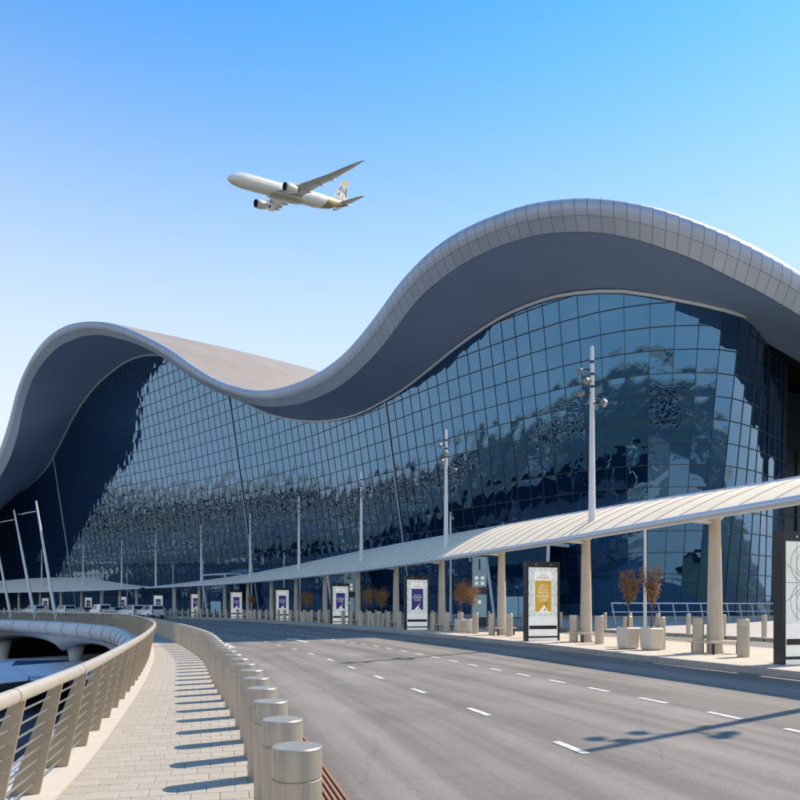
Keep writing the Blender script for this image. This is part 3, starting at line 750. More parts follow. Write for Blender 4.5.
# masts through the canopy, floodlights near the top
def make_mast():
    t = thing('light_mast', 'x', 'light mast', (0, 0, 0), 0, 'masts rising through the canopies')
    mb = MB(); mb.lathe([(.15, 4.35), (.145, 5), (.105, 8.5), (.075, 11.85), (.06, 12.0)], 14); mb.build('pole', 'mast', t)
    for z, a in ((11.05, 2.6), (10.55, 3.4), (10.1, 2.9), (9.85, -.4), (9.65, -1.4), (9.9, .6)):
        d = Vector((math.cos(a), math.sin(a))); mb = MB(); mb.tube([(d.x * .08, d.y * .08, z), (d.x * .36, d.y * .36, z)], .03, 6); br = mb.build('bracket', 'black', t)
        mb = MB(); mb.lathe([(.07, 0), (.115, .06), (.135, .2), (.13, .22)], 12); fl = mb.build('floodlight', 'lampgrey', t)
        fl.location = (d.x * .42, d.y * .42, z); fl.rotation_euler = Vector((d.x * .75, d.y * .75, -.65)).to_track_quat('Z', 'Y').to_euler()
        mb = MB(); mb.lathe([(.12, .222), (.11, .23)], 12); ln = mb.build('lens', 'lens', fl)
    for z in (11.3, 10.8, 10.3):
        mb = MB(); mb.lathe([(.10, z), (.10, z + .09)], 12); mb.build('collar', 'black', t)
    return t
mast = make_mast(); first = True
for k in (-1, 1, 3, 5, 7, 9, 11, 13, 15, 17, 19, 21, 23):
    sC = col_s0 + CSP * k
    if sC > COL.L - 2: break
    p = COL.off(sC, .28); nn = COL.nor(sC)
    lab = {1: 'tall tapered light mast with floodlights above the canopy near the gold totem', 3: 'tall light mast with floodlights above the canopy left of the brown-leaved planter trees',
           -1: 'tall light mast whose shadow falls across the road', 5: 'light mast rising through the canopy beside the number two sign', 7: 'light mast rising through the canopy above the pair of round pots', 9: 'light mast rising through the canopy above the small distant pots'}.get(k, 'small far light mast rising through the distant canopy')
    place(mast, first, (p.x, p.y, PAV_H), math.atan2(nn.y, nn.x) + .3 * k, lab); first = False

# low guard benches round the column feet
def make_bench():
    t = thing('column_bench', 'low square steel bench ring around the foot of a canopy column', 'bench', (0, 0, 0), 0, 'bench rings at the column feet')
    for sx, sy, lx, ly in ((0, -.47, 1.12, .16), (0, .47, 1.12, .16), (-.48, 0, .16, .78), (.48, 0, .16, .78)):
        mb = MB(); mb.box(sx, sy, .36, lx, ly, .06); mb.build('slat', 'column', t)
    for sx in (-.45, .45):
        for sy in (-.44, .44):
            mb = MB(); mb.box(sx, sy, .165, .06, .06, .33); mb.build('leg', 'black', t)
    return t
bench = make_bench(); first = True
for k in range(-1, 12):
    p = COL.at(col_s0 + CSP * k); nn = COL.nor(col_s0 + CSP * k); place(bench, first, (p.x, p.y, PAV_H), math.atan2(nn.y, nn.x)); first = False

# ------------------------------------------------------------------ bollards
def make_bollard(label, group, r=.165, h=1.05):
    t = thing('bollard', label, 'bollard', (0, 0, 0), 0, group)
    zc = h - .215; n_ = 36
    mb = MB(); mb.lathe([(r, -.05), (r, zc - .004)], n_, cap=False); mb.lathe([(r, zc - .004), (r - .008, zc)], n_); mb.build('post', 'steel', t)
    mb = MB(); mb.lathe([(r - .01, zc), (r - .01, zc + .012)], n_, cap=False); mb.lathe([(r - .01, zc + .012), (r, zc + .012)], n_, cap=False); mb.lathe([(r, zc + .012), (r, h - .007)], n_, cap=False); mb.lathe([(r, h - .007), (r - .007, h)], n_); mb.build('cap', 'steel_top', t)
    return t
b1 = make_bollard('brushed steel bollard in the curved row between walkway and road', 'bollards between walkway and road', .17, 1.05)
q = BL.s_at_y(4.76); first = True; k = 0; rb = random.Random(5)
while q < BL.s_at_y(78):
    p = BL.at(q); place(b1, first, (p.x, p.y, 0), rb.uniform(0, 6.28)); first = False; q += 1.17; k += 1
b2 = make_bollard('steel bollard on the pavement in line with the canopy columns', 'bollards under the canopy', .165, 1.08)
q = col_s0 - 12.3; first = True
while q < COL.L - 30:
    dcol = abs(((q - col_s0 + CSP / 2) % CSP) - CSP / 2)
    p = COL.off(q, -.42); place(b2, first, (p.x, p.y, PAV_H), rb.uniform(0, 6.28)); first = False; q += 1.79
b3 = make_bollard('dark-looking steel bollard on the far kerb before the glass wall', 'bollards on the far kerb', .11, 1.0)
q = COL.s_at_y(22); first = True
while q < COL.s_at_y(80):
    p = COL.off(q, 9.2); place(b3, first, (p.x, p.y, .60), 0); first = False; q += 2.2
# steel barrier rail before the glass near the rounded corner
bar = thing('barrier_rail', 'grey steel barrier rail with slanting posts before the rounded glass corner', 'barrier', (0, 0, 0))
A0 = Vector((14.2, 47)); A1 = Vector((30.0, 56.0))
zr = .84
mb = MB(); mb.tube([(A0.x, A0.y, zr + 1.35), (A1.x, A1.y, zr + 1.35)], .06, 6); mb.build('rail', 'tube', bar)
mb = MB(); mb.tube([(A0.x, A0.y, zr + .75), (A1.x, A1.y, zr + .75)], .04, 6); mb.build('rail', 'tube', bar)
for k in range(13):
    p = A0.lerp(A1, k / 12); mb = MB(); mb.tube([(p.x + .35, p.y + .2, zr - .1), (p.x, p.y, zr + 1.35)], .045, 6); mb.build('post', 'tube', bar)

# ------------------------------------------------------------------ railing along the sunken court
rl = thing('railing', 'curving bronze fin railing with pale handrail and steel rods beside the walkway', 'railing', (0, 0, 0))
mb = MB(); fin = [(-.20, 0), (.10, 0), (.325, 1.16), (.205, 1.16)]
mb.prism(fin, -.016, .016); fin_me = bevel(mb.build('fin', 'bronze'), .006, 1); fm = fin_me.data; bpy.data.objects.remove(fin_me)
q = RAIL.s_at_y(2.0); LEANX = .275
while q < RAIL.L - 8:
    p = RAIL.at(q); n = RAIL.nor(q); o = link('fin', fm, rl); o.location = (p.x, p.y, .015); o.rotation_euler = (0, 0, math.atan2(n.y, n.x)); q += 1.3
qa, qb = RAIL.s_at_y(1.0), RAIL.L - 7
def rail_line(d, z, step=1.3):
    pts = []; q = qa
    while q < qb: p = RAIL.off(q, d); pts.append((p.x, p.y, z)); q += step
    return pts
q = qa; seg = []
mb = MB(); mb.tube(rail_line(LEANX, 1.225, 1.0), .068, 12); mb.build('handrail', 'handrail', rl)
q = RAIL.s_at_y(3.3)
while q < RAIL.s_at_y(60):
    p = RAIL.off(q, LEANX); t = RAIL.tan(q); mb = MB(); mb.tube([(p.x - t.x * .012, p.y - t.y * .012, 1.225), (p.x + t.x * .012, p.y + t.y * .012, 1.225)], .0705, 12); mb.build('joint_ring', 'bronze', rl); q += 2.6
for k in range(8):
    z = .12 + k * .13; d = .02 + .19 * z
    mb = MB(); mb.tube(rail_line(d, z + .015), .011, 5); mb.build('rod', 'rod', rl)

# ------------------------------------------------------------------ sunken court: bridge edge with arches, low faceted roof
edge = MB(); rows = []; wall = MB(); wrows = []; q = RAIL.s_at_y(-55)
sA = RAIL.s_at_y(91); PER = 25.0
while q < RAIL.L - 1:
    n = RAIL.nor(q, 2); p = RAIL.at(q); r_ = []
    for d, z in ((-.46, -.02), (-.75, -.10), (-1.05, -.45), (-1.12, -.9), (-.95, -1.35), (-.55, -1.65), (.1, -1.75)):
        r_.append((p.x + n.x * d, p.y + n.y * d, z))
    rows.append(r_)
    u = ((q - sA) / PER) % 1.0; z = -4.2 + 1.7 * (max(0, 1 - abs(2 * u - 1) ** 2.4)) ** .6
    wrows.append([(p.x + n.x * .1, p.y + n.y * .1, -1.75), (p.x + n.x * .5, p.y + n.y * .5, -1.75 + (z + 1.75) * .5), (p.x + n.x * 1.5, p.y + n.y * 1.5, z), (p.x + n.x * 7, p.y + n.y * 7, z + 1.2)])
    q += .9
bridge = thing('bridge_edge', 'rounded white concrete bridge edge with arches under the curving railing', 'bridge', (0, 0, 0))
edge.grid(rows, True, False); edge.build('nose', 'fairwhite', bridge)
wall.grid(wrows, True, False); wall.build('arched_wall', 'fairwhite', bridge)
q = RAIL.s_at_y(40)
while q < RAIL.L - 4:
    n = RAIL.nor(q, 2); p = RAIL.at(q); mb = MB()
    pts = [(p.x + n.x * d, p.y + n.y * d, z) for d, z in ((-.76, -.10), (-1.07, -.45), (-1.14, -.9), (-.97, -1.35), (-.57, -1.66))]
    mb.tube(pts, .05, 5); mb.build('seam_rib', 'deck_under', bridge); q += 6.5
# slim piers holding the deck
for k in range(-3, 3):
    q = sA + k * PER
    if 5 < q < RAIL.L - 5:
        p = RAIL.off(q, 3.2); mb = MB(); mb.lathe([(.8, -9), (.6, -6.0), (1.1, -3.4)], 18, (p.x, p.y, 0)); mb.build('pier', 'fairwhite', bridge)
lowr = thing('faceted_low_roof', 'low faceted white and blue roof down in the sunken court', 'roof', (-58, 78, -9), .5)
rf = random.Random(4); GX, GY = 7, 4; pts = {}
for i in range(GX + 1):
    for j in range(GY + 1):
        pts[i, j] = Vector((-32 + 64 * i / GX + rf.uniform(-2, 2), -15 + 30 * j / GY + rf.uniform(-1.6, 1.6), 3.0 + .35 * math.sin(i * 1.3) + rf.uniform(-.3, .3) + .22 * j))
for i in range(GX):
    for j in range(GY):
        for t in (((i, j), (i + 1, j), (i + 1, j + 1)), ((i, j), (i + 1, j + 1), (i, j + 1))):
            P = [pts[k] for k in t]; c = sum(P, Vector()) / 3; P = [p.lerp(c, .015) for p in P]
            mb = MB(); D = Vector((0, 0, .12)); mb.add([*P, *[p - D for p in P]], [(0, 1, 2), (5, 4, 3), (0, 3, 4, 1), (1, 4, 5, 2), (2, 5, 3, 0)])
            mb.build('facet', 'lowblue' if rf.random() < .3 else 'lowwhite', lowr)
for x in (-22, 0, 22):
    for y in (-9, 9):
        mb = MB(); mb.lathe([(.3, 0), (.3, 3.2)], 10, (x, y, 0)); mb.build('post', 'trim', lowr)

# ------------------------------------------------------------------ display totems
def make_totem(kind):
    t = thing('display_totem', 'x', 'display totem')
    W_, H_, D_ = 1.55, 3.3, .30
    for sx in (-1, 1):
        mb = MB(); mb.box(sx * (W_ / 2 - .05), 0, H_ / 2, .10, D_, H_); bevel(mb.build('post', 'black', t), .01)
    mb = MB(); mb.box(0, 0, H_ - .12, W_ - .202, D_ - .01, .24); tb = mb.build('top_beam', 'black', t)
    for sx in (-.35, .35):
        mb = MB(); mb.box(sx, -D_ / 2 - .0, H_ - .13, .05, .03, .05); mb.build('fixing', 'rim', tb)
    mb = MB(); mb.box(0, 0, .06, W_ - .202, D_ - .02, .12); mb.build('base', 'panel_white', t)
    mb = MB(); mb.box(0, 0, .16, W_ - .202, D_ - .02, .07); mb.build('base_bar', 'black', t)
    mb = MB(); mb.box(0, .0, .60, W_ - .202, D_ - .03, .80); lowp = mb.build('lower_panel', 'panel_white', t)
    mb = MB(); mb.box(0, -D_ / 2 + .014, .56, W_ - .26, .02, .15); mb.build('vent_slot', 'black', lowp)
    y = -D_ / 2 + .02
    mb = MB(); mb.box(0, y + .1, 2.03, W_ - .202, .2, 2.05); pp = mb.build('pattern_panel', 'panel_pale', t)
    # star lattice on the pale glass
    mb = MB(); ht = 2.05; z0 = 1.0
    def ln(x1, z1, x2, z2, w_=.016):
        d = Vector((x2 - x1, z2 - z1)).normalized() * w_ / 2; k = Vector((-d.y, d.x))
        mb.add([(x1 + k.x, y - .003, z1 + k.y), (x1 - k.x, y - .003, z1 - k.y), (x2 - k.x, y - .003, z2 - k.y), (x2 + k.x, y - .003, z2 + k.y)], [(0, 1, 2, 3)])
    hw = (W_ - .21) / 2
    if kind == 'arc':
        for cz in (1.55, 2.5):
            for rr in (.34, .52):
                for a in range(24): ln(rr * math.cos(a * math.pi / 12), cz + rr * math.sin(a * math.pi / 12) * .95, rr * math.cos((a + 1) * math.pi / 12), cz + rr * math.sin((a + 1) * math.pi / 12) * .95)
        for x in (-.33, .33): ln(x, z0 + .05, x, z0 + ht - .02)
        ln(-hw, 1.55, hw, 2.5); ln(-hw, 2.5, hw, 1.55); ln(-hw, 2.03, hw, 2.03)
    else:
        for sx in (-1, 1):
            for a, c in ((1.02, 1.3), (1.45, 1.55), (1.95, 1.9), (2.45, 2.5), (3.0, 2.75)):
                ln(sx * hw, a, sx * .40, c)
            ln(sx * hw, 1.45, sx * .52, 1.72); ln(sx * .52, 1.72, sx * hw, 1.98); ln(sx * hw, 2.45, sx * .52, 2.2); ln(sx * .52, 2.2, sx * hw, 1.98)
        for x in (-.35, -.1, .1, .35): ln(x, 2.9, x * 1.3, 3.04); ln(x, 1.16, x * 1.3, 1.01)
    mb.build('pattern_line', 'line_grey', pp)
    if kind in ('gold', 'blue'):
        mb = MB(); mb.box(0, y - .008, 2.03, .80, .012, 1.70); po = mb.build('poster', 'white_print', t)
        pm = 'gold_print' if kind == 'gold' else 'blue_print'
        mb = MB(); mb.box(0, y - .016, 1.86, .765, .006, 1.30); mb.build('poster_field', pm, po)
        text('lettering', 'ETIHAD', .15, 'brown_print' if kind == 'gold' else 'plane_gold', po, (0, y - .017, 2.62), .56)
        text('lettering', '\ufea9\ufe8e\ufea4\ufe97\ufefb\ufe8d', .13, 'brown_print' if kind == 'gold' else 'plane_gold', po, (0, y - .017, 2.76), .28)
        if kind == 'gold':
            text('lettering', '\ufef0\ufedf\ufeed\ufef7\ufe8d \ufe94\ufe9f\ufead\ufea9', .14, 'white_print', po, (0, y - .022, 2.30), .44)
            text('lettering', '\ufedd\ufe8e\ufee4\ufecb\ufef7\ufe8d \ufedd\ufe8e\ufe9f\ufead\ufeed', .14, 'white_print', po, (0, y - .022, 2.16), .48)
            for k, s_ in enumerate(('FIRST &', 'BUSINESS', 'CLASS')): text('lettering', s_, .155, 'white_print', po, (0, y - .022, 2.0 - .15 * k), (.44, .56, .38)[k])
        else:
            text('lettering', '\ufe94\ufef4\ufea3\ufe8e\ufef4\ufeb4\ufedf\ufe8d \ufe94\ufe9f\ufead\ufea9', .12, 'white_print', po, (0, y - .022, 2.12), .5)
            for k, s_ in enumerate(('ECONOMY', 'CLASS')): text('lettering', s_, .16, 'white_print', po, (0, y - .022, 1.97 - .155 * k), (.60, .38)[k])
        # aircraft tail printed in the corner of the poster
        for poly, m_ in ((((-.2, 1.22), (.12, 1.22), (.10, 1.42), (.06, 1.50)), 'white_print'), (((.12, 1.22), (.22, 1.22), (.16, 1.36)), 'white_print'), (((.06, 1.50), (.10, 1.42), (.2, 1.62), (.22, 1.70)), 'gold_print' if kind == 'blue' else 'brown_print'), (((.0, 1.26), (.08, 1.26), (.09, 1.36)), 'plane_slate')):
            mb = MB(); mb.add([(x, y - .0215 - (.001 if m_ == 'plane_slate' else 0), z) for x, z in poly], [tuple(range(len(poly)))]); mb.build('tail_print', m_, po)
    return t
def totem_at(src, first, px, depth, label, tilt=0.0):
    x = (px - CX) / F * depth; q = COL.near(Vector((x + 1.2, depth))); t = COL.tan(q, 3)
    return place(src, first, (x, depth, PAV_H), math.atan2(-t.x, t.y) * .9 + tilt, label)
tg = make_totem('gold'); totem_at(tg, True, 541.5, 29.3, 'tall display totem with a gold first and business class poster'); tg['group'] = 'display totems under the canopy'
ta = make_totem('arc'); totem_at(ta, True, 803, 17.6, 'tall dark-framed display totem with circle-pattern pale glass and no poster')
tbm = make_totem('blue'); tbm['group'] = 'totems with navy posters'
for k, (px, dp) in enumerate(((416.5, 43), (340, 57.2), (282, 71), (236, 82.5), (195.5, 95), (158, 107), (122, 122), (88, 133), (45, 143))):
    totem_at(tbm, k == 0, px, dp, ('tall display totem with a navy economy class poster, next to the brown-leaved planters', 'display totem with a navy poster beside the row of four round pots', 'display totem with a navy poster beside the pair of round pots', 'display totem with a navy poster beyond the small distant pots', 'display totem with a navy poster by the narrow tip of the canopy', 'navy-poster totem behind the last white four-wheel-drive', 'small navy-poster totem behind the parked cars', 'small navy-poster totem behind the parked cars', 'small navy-poster totem behind the parked cars')[k])

# ------------------------------------------------------------------ planters and dry trees
def make_pot_sq():
    t = thing('planter', 'x', 'planter'); mb = MB(); mb.box(0, 0, .37, .60, .60, .74); mb.v = [(x * (.90 if z < .1 else 1), y * (.90 if z < .1 else 1), z) for x, y, z in mb.v]
    bevel(mb.build('pot', 'pot', t), .09, 4); mb = MB(); mb.box(0, 0, .742, .44, .44, .02); mb.build('soil', 'soil', t); return t
def make_pot_round():
    t = thing('planter', 'x', 'planter'); mb = MB(); mb.lathe([(.19, 0), (.24, .3), (.30, .85), (.32, .92), (.27, .92), (.26, .84)], 20); mb.build('pot', 'pot', t)
    mb = MB(); mb.lathe([(.26, .83), (.10, .87)], 16); mb.build('soil', 'soil', t); return t
def make_tree(seed, base, height, rad):
    rt = random.Random(seed); t = thing('potted_tree', 'x', 'tree'); mb = MB()
    mb.tube([(0, 0, base), (.02, .01, base + .35 * height), (0, .02, base + .55 * height)], [.035, .028, .022], 7); tips = []
    for k in range(11):
        a = rt.uniform(0, 6.28); z = base + height * rt.uniform(.32, .6); ln = height * rt.uniform(.3, .46); s_ = rt.uniform(.18, .45 if rad < .4 else .62)
        p0 = Vector((0, 0.01, z)); p2 = p0 + Vector((math.cos(a) * s_ * ln, math.sin(a) * s_ * ln, ln * .9)); p1 = p0.lerp(p2, .5) + Vector((math.cos(a), math.sin(a), -.2)) * .05
        mb.tube([p0, p1, p2], [.016, .011, .004], 5); tips += [(p0, p1, p2)]
    mb.build('trunk', 'bark', t); lf = MB()
    for k in range(1500):
        p0, p1, p2 = rt.choice(tips); u = rt.random() ** .7; c = p0.lerp(p1, u * 2) if u < .5 else p1.lerp(p2, u * 2 - 1)
        c = c + Vector((rt.gauss(0, rad * .26), rt.gauss(0, rad * .26), rt.gauss(.04, rad * .22)))
        d = Vector((rt.gauss(0, 1), rt.gauss(0, 1), rt.gauss(.5, 1))).normalized(); e = d.cross(Vector((rt.random(), rt.random(), rt.random()))).normalized(); s_ = rt.uniform(.022, .05)
        lf.add([c - d * s_, c + e * s_ * .42, c + d * s_, c - e * s_ * .42], [(0, 1, 2, 3)])
    lf.build('crown', 'dryleaf', t); return t
ps = make_pot_sq(); pr = make_pot_round(); ps['group'] = 'square planters'; pr['group'] = 'round planters'
trees = [make_tree(31, .70, 2.15, .24), make_tree(32, .70, 2.25, .27), make_tree(33, .80, 2.0, .6), make_tree(34, .80, 1.9, .6)]
used = set(); fs = fr = True
def put(px, dp): return Vector(((px - CX) / F * dp, dp))
for px, dp, kind, tr, lab, tlab in (
    (628, 23.7, 's', 0, 'cream square planter by the sunlit bollards holding a narrow brown tree', 'narrow dry brown tree in a square planter'),
    (651.5, 23.1, 's', 1, 'cream square planter by the sunlit bollards holding a wider brown tree', 'wider dry brown tree in a square planter beside a thin pole'),
    (461, 38.6, 's', 2, 'cream square planter with a bushy dry tree beside a numbered sign', 'bushy dry brown tree in a square planter before the numbered sign'),
    (471.5, 38.0, 's', 3, 'cream square planter at the foot of the numbered sign', 'bushy dry tree in the planter at the foot of the numbered sign'),
    (361.5, 52, 'r', None, 'tall round tapering white pot in a row of four', None), (367.5, 52.2, 'r', 2, 'tall round tapering white pot in a row of four', 'dry brown tree growing from a round pot under the canopy'),
    (374, 51.4, 'r', None, 'tall round tapering white pot in a row of four', None), (381, 50.9, 'r', 3, 'tall round tapering white pot in a row of four', 'dry brown tree growing from a round pot under the canopy'),
    (302.5, 65.5, 'r', 2, 'tall round white pot, one of a pair between two navy totems', 'dry brown tree growing from a round pot under the canopy'), (308, 64.5, 'r', 3, 'tall round white pot, one of a pair between two navy totems', 'dry brown tree growing from a round pot under the canopy'),
    (248, 78.5, 'r', None, 'small distant round white pot under the canopy', None), (252, 78, 'r', 2, 'small distant round white pot under the canopy', 'dry brown tree growing from a round pot under the canopy'), (256, 77.4, 'r', None, 'small distant round white pot under the canopy', None), (260, 76.8, 'r', None, 'small distant round white pot under the canopy', None)):
    p = put(px, dp)
    if kind == 's': o = place(ps, fs, (p.x, p.y, PAV_H), .35, lab); fs = False; o['group'] = 'square planters'
    else: o = place(pr, fr, (p.x, p.y, PAV_H), 0, lab); fr = False; o['group'] = 'round white pots'
    if tr is not None:
        o = place(trees[tr], tr not in used, (p.x, p.y, PAV_H), rb.uniform(0, 6.28), tlab); used.add(tr); o['group'] = 'dry trees in planters'

# ------------------------------------------------------------------ door number signs before the glass
def sign(num, px, dp, label):
    p = put(px, dp); s_ = thing('gate_sign', label, 'sign', (p.x, p.y, .66), math.atan2(-p.x, p.y))
    mb = MB(); mb.box(0, .1, 2.35, 1.0, .16, 4.7); mb.build('board', 'sign_navy', s_)
    mb = MB(); mb.box(0, .005, 3.6, .94, .03, 2.0); up = mb.build('glass_face', 'sign_teal', s_)
    mb = MB(); mb.box(0, .005, 1.35, .94, .03, 1.5); lo = mb.build('glass_face', 'sign_teal', s_)
    text('number', num, 1.05, 'sign_navy', s_, (0, -.016, 4.05))
    for k, (x, z) in enumerate(((-.2, 3.2), (.2, 3.2), (-.2, 2.85), (.2, 2.85), (0, 1.6))):
        mb = MB(); mb.box(x, -.014, z, .22, .006, .22); mb.build('pictogram', 'white_print', s_)
sign('1', 479.5, 46.5, 'tall teal entrance sign with a white number one behind the brown trees')
sign('2', 349, 62, 'tall teal entrance sign with a white number two under the canopy')

# ------------------------------------------------------------------ thin poles behind the canopy and leaning flagpoles
def pole(px, dp, h, label, gname=None, base=.8):
    p = put(px, dp); t = thing('camera_pole', label, 'pole', (p.x, p.y, base), 0, gname)
    mb = MB(); mb.lathe([(.085, 0), (.07, h * .5), (.06, h)], 10); mb.build('pole', 'mast', t)
    mb = MB(); mb.box(.0, -.12, h - .18, .16, .22, .14); mb.build('camera', 'lampgrey', t)
    mb = MB(); mb.box(.16, 0, h - .45, .2, .14, .2); mb.build('junction_box', 'lampgrey', t)
pole(645, 34.5, 6.3, 'thin white pole rising behind the canopy near the two brown trees')
for px, dp, h in ((450.5, 53, 8.3), (300, 84, 8.1), (284, 88, 7.9), (251.5, 96, 9.0), (203, 108, 8.5), (173, 118, 8.5), (127, 134, 8.6), (103, 140, 8.8), (60, 150, 8.4)):
    pole(px, dp, h, 'slim camera pole standing between canopy and glass wall', 'camera poles behind the canopy')
for k, (bx, by, tx, ty, dp) in enumerate(((11, 608, -4, 541, 109), (35, 608, 14, 511, 101), (56, 608, 36, 502, 94))):
    x0 = (bx - CX) / F * dp; h1 = h_of(ty, dp); x1 = (tx - CX) / F * dp
    t = thing('leaning_lamp', ('shortest leaning white lamp pole over the far railing', 'middle leaning white lamp pole behind the far railing', 'tallest leaning white lamp pole behind the far railing')[k], 'lamp pole', (x0, dp, .15), 0, 'leaning lamps at the road bend')
    mb = MB(); mb.tube([(0, 0, 0), ((x1 - x0) * .5, 0, h1 * .5), (x1 - x0, 0, h1)], [.24, .19, .11], 10); mb.build('pole', 'mast', t)
    mb = MB(); mb.tube([(x1 - x0, 0, h1 - 1.4), (x1 - x0 - 1.7, -.2, h1 - 1.75)], .06, 6); mb.build('arm', 'mast', t)
    mb = MB(); mb.box(x1 - x0 - 1.9, -.22, h1 - 1.82, .7, .3, .12); mb.build('lamp_head', 'lampgrey', t)

# ------------------------------------------------------------------ parked cars
def make_car(kind, paint, label):
    t = thing('parked_car', label, 'van' if kind == 'van' else 'car', (0, 0, 0), 0, 'cars parked at the far kerb')
    if kind == 'van': L_, Wd, prof, gl = 4.6, 1.82, [(-2.3, .35), (2.3, .35), (2.32, .8), (2.15, 1.02), (1.45, 1.15), (.75, 1.86), (-2.2, 1.9), (-2.3, 1.6)], [((.78, 1.78), (1.32, 1.18), (.25, 1.18), (.25, 1.78)), ((.18, 1.78), (.18, 1.18), (-.8, 1.18), (-.8, 1.78))]
    elif kind == 'suv': L_, Wd, prof, gl = 4.7, 1.9, [(-2.3, .42), (2.3, .42), (2.35, .75), (2.2, 1.02), (1.05, 1.12), (.35, 1.72), (-1.9, 1.76), (-2.25, 1.25), (-2.35, .8)], [((.32, 1.66), (.9, 1.15), (-.35, 1.15), (-.35, 1.68)), ((-.42, 1.68), (-.42, 1.15), (-1.95, 1.15), (-1.75, 1.68))]
    else: L_, Wd, prof, gl = 4.6, 1.8, [(-2.25, .38), (2.25, .38), (2.28, .65), (2.1, .86), (1.0, .96), (.3, 1.42), (-.95, 1.44), (-1.65, 1.02), (-2.22, .98), (-2.3, .7)], [((.26, 1.38), (.86, .98), (-.3, .98), (-.3, 1.4)), ((-.36, 1.4), (-.36, .98), (-1.5, 1.0), (-.92, 1.4))]
    mb = MB(); mb.prism(prof, -Wd / 2, Wd / 2)
    zt = max(z for _, z in prof); mb.v = [(x, y * (1 - .16 * max(0, (z - 1.0) / (zt - 1.0 + 1e-6))), z) for x, y, z in mb.v]
    bevel(mb.build('body', paint, t), .06, 3)
    for sy in (-1, 1):
        for g_ in gl:
            mb = MB(); ys = [sy * (Wd / 2 * (1 - .16 * max(0, (z - 1.0) / (zt - 1.0))) + .006) for x, z in g_]
            mb.add([(x, y, z) for (x, z), y in zip(g_, ys)], [(0, 1, 2, 3) if sy < 0 else (3, 2, 1, 0)]); mb.build('side_window', 'carglass', t)
    # windscreen and tailgate glass
    fi = max(range(len(prof) - 1), key=lambda i: prof[i + 1][1] - prof[i][1] if prof[i][0] > prof[i + 1][0] > -.5 and prof[i][1] > .9 else -9)
    (x0, z0), (x1, z1) = prof[fi], prof[fi + 1]
    mb = MB(); mb.add([(x0 - .06 + .03, s_ * Wd * .42, z0 + .07) for s_ in (-1, 1)] + [(x1 + .1 + .03, s_ * Wd * .37, z1 - .06) for s_ in (1, -1)], [(0, 1, 2, 3)]); mb.build('windscreen', 'carglass', t)
    xb = min(x for x, z in prof); zw = {'van': (1.2, 1.72), 'suv': (1.2, 1.62), 'sedan': (1.06, 1.36)}[kind]; xw = {'van': (-2.312, -2.27), 'suv': (-2.30, -2.02), 'sedan': (-1.62, -1.08)}[kind]
    mb = MB(); mb.add([(xw[0] - .02, -Wd * .4, zw[0]), (xw[0] - .02, Wd * .4, zw[0]), (xw[1] - .02, Wd * .36, zw[1]), (xw[1] - .02, -Wd * .36, zw[1])], [(3, 2, 1, 0)]); mb.build('rear_window', 'carglass', t)
    for sy in (-1, 1):
        mb = MB(); mb.box(xb - .0, sy * Wd * .42, .92, .06, .2, .24); mb.build('tail_light', 'redlamp', t)
        mb = MB(); mb.box(max(x for x, z in prof) - .06, sy * Wd * .38, .74, .12, .36, .14); mb.build('headlight', 'headlamp', t)
    for sx in (-1.42, 1.42):
        for sy in (-1, 1):
            mb = MB(); mb.lathe([(.2, -.11), (.32, -.11), (.34, -.07), (.34, .07), (.32, .11), (.2, .11)], 20, cap=False); wh = mb.build('wheel', 'tyre', t); wh.location = (sx, sy * (Wd / 2 - .08), .34); wh.rotation_euler = (R(90), 0, 0)
            mb = MB(); mb.lathe([(.21, -.085), (.21, .085)], 14); mb.build('rim', 'rim', wh)
    return t
cars = [make_car('suv', 'carwhite', 'white four-wheel-drive parked at the end of the row near the bollards'), make_car('van', 'carwhite', 'white panel van parked before the navy totem'), make_car('sedan', 'carsilver', 'silver saloon parked between the van and the white four-wheel-drives')]
def car_at(src, first, px, label, back=1.35, turn=0.0):
    k = min((i for i in range(len(KERB.p)) if KERB.p[i].y > 60), key=lambda i: abs(px_of(KERB.p[i]) - px)); q = KERB.s[k]
    p = KERB.off(q, -back); t = KERB.tan(q, 3); return place(src, first, (p.x, p.y, .385), math.atan2(t.y, t.x) + turn, label)
car_at(cars[0], True, 161, 'white four-wheel-drive at the end of the row nearest the bollards')
car_at(cars[1], True, 109, 'white panel van parked before a navy totem')
car_at(cars[2], True, 125, 'silver saloon parked beside the white panel van', 1.3, .1)
car_at(cars[0], False, 143, 'white four-wheel-drive parked second in the row', 1.5, .12)
car_at(cars[2], False, 93, 'small silver saloon parked behind the panel van', 1.5, .1)
car_at(cars[0], False, 72, 'white four-wheel-drive beside the tallest leaning lamp')
car_at(cars[2], False, 57, 'silver saloon behind the tallest leaning lamp')
car_at(cars[0], False, 42, 'white four-wheel-drive parked farthest along the row')

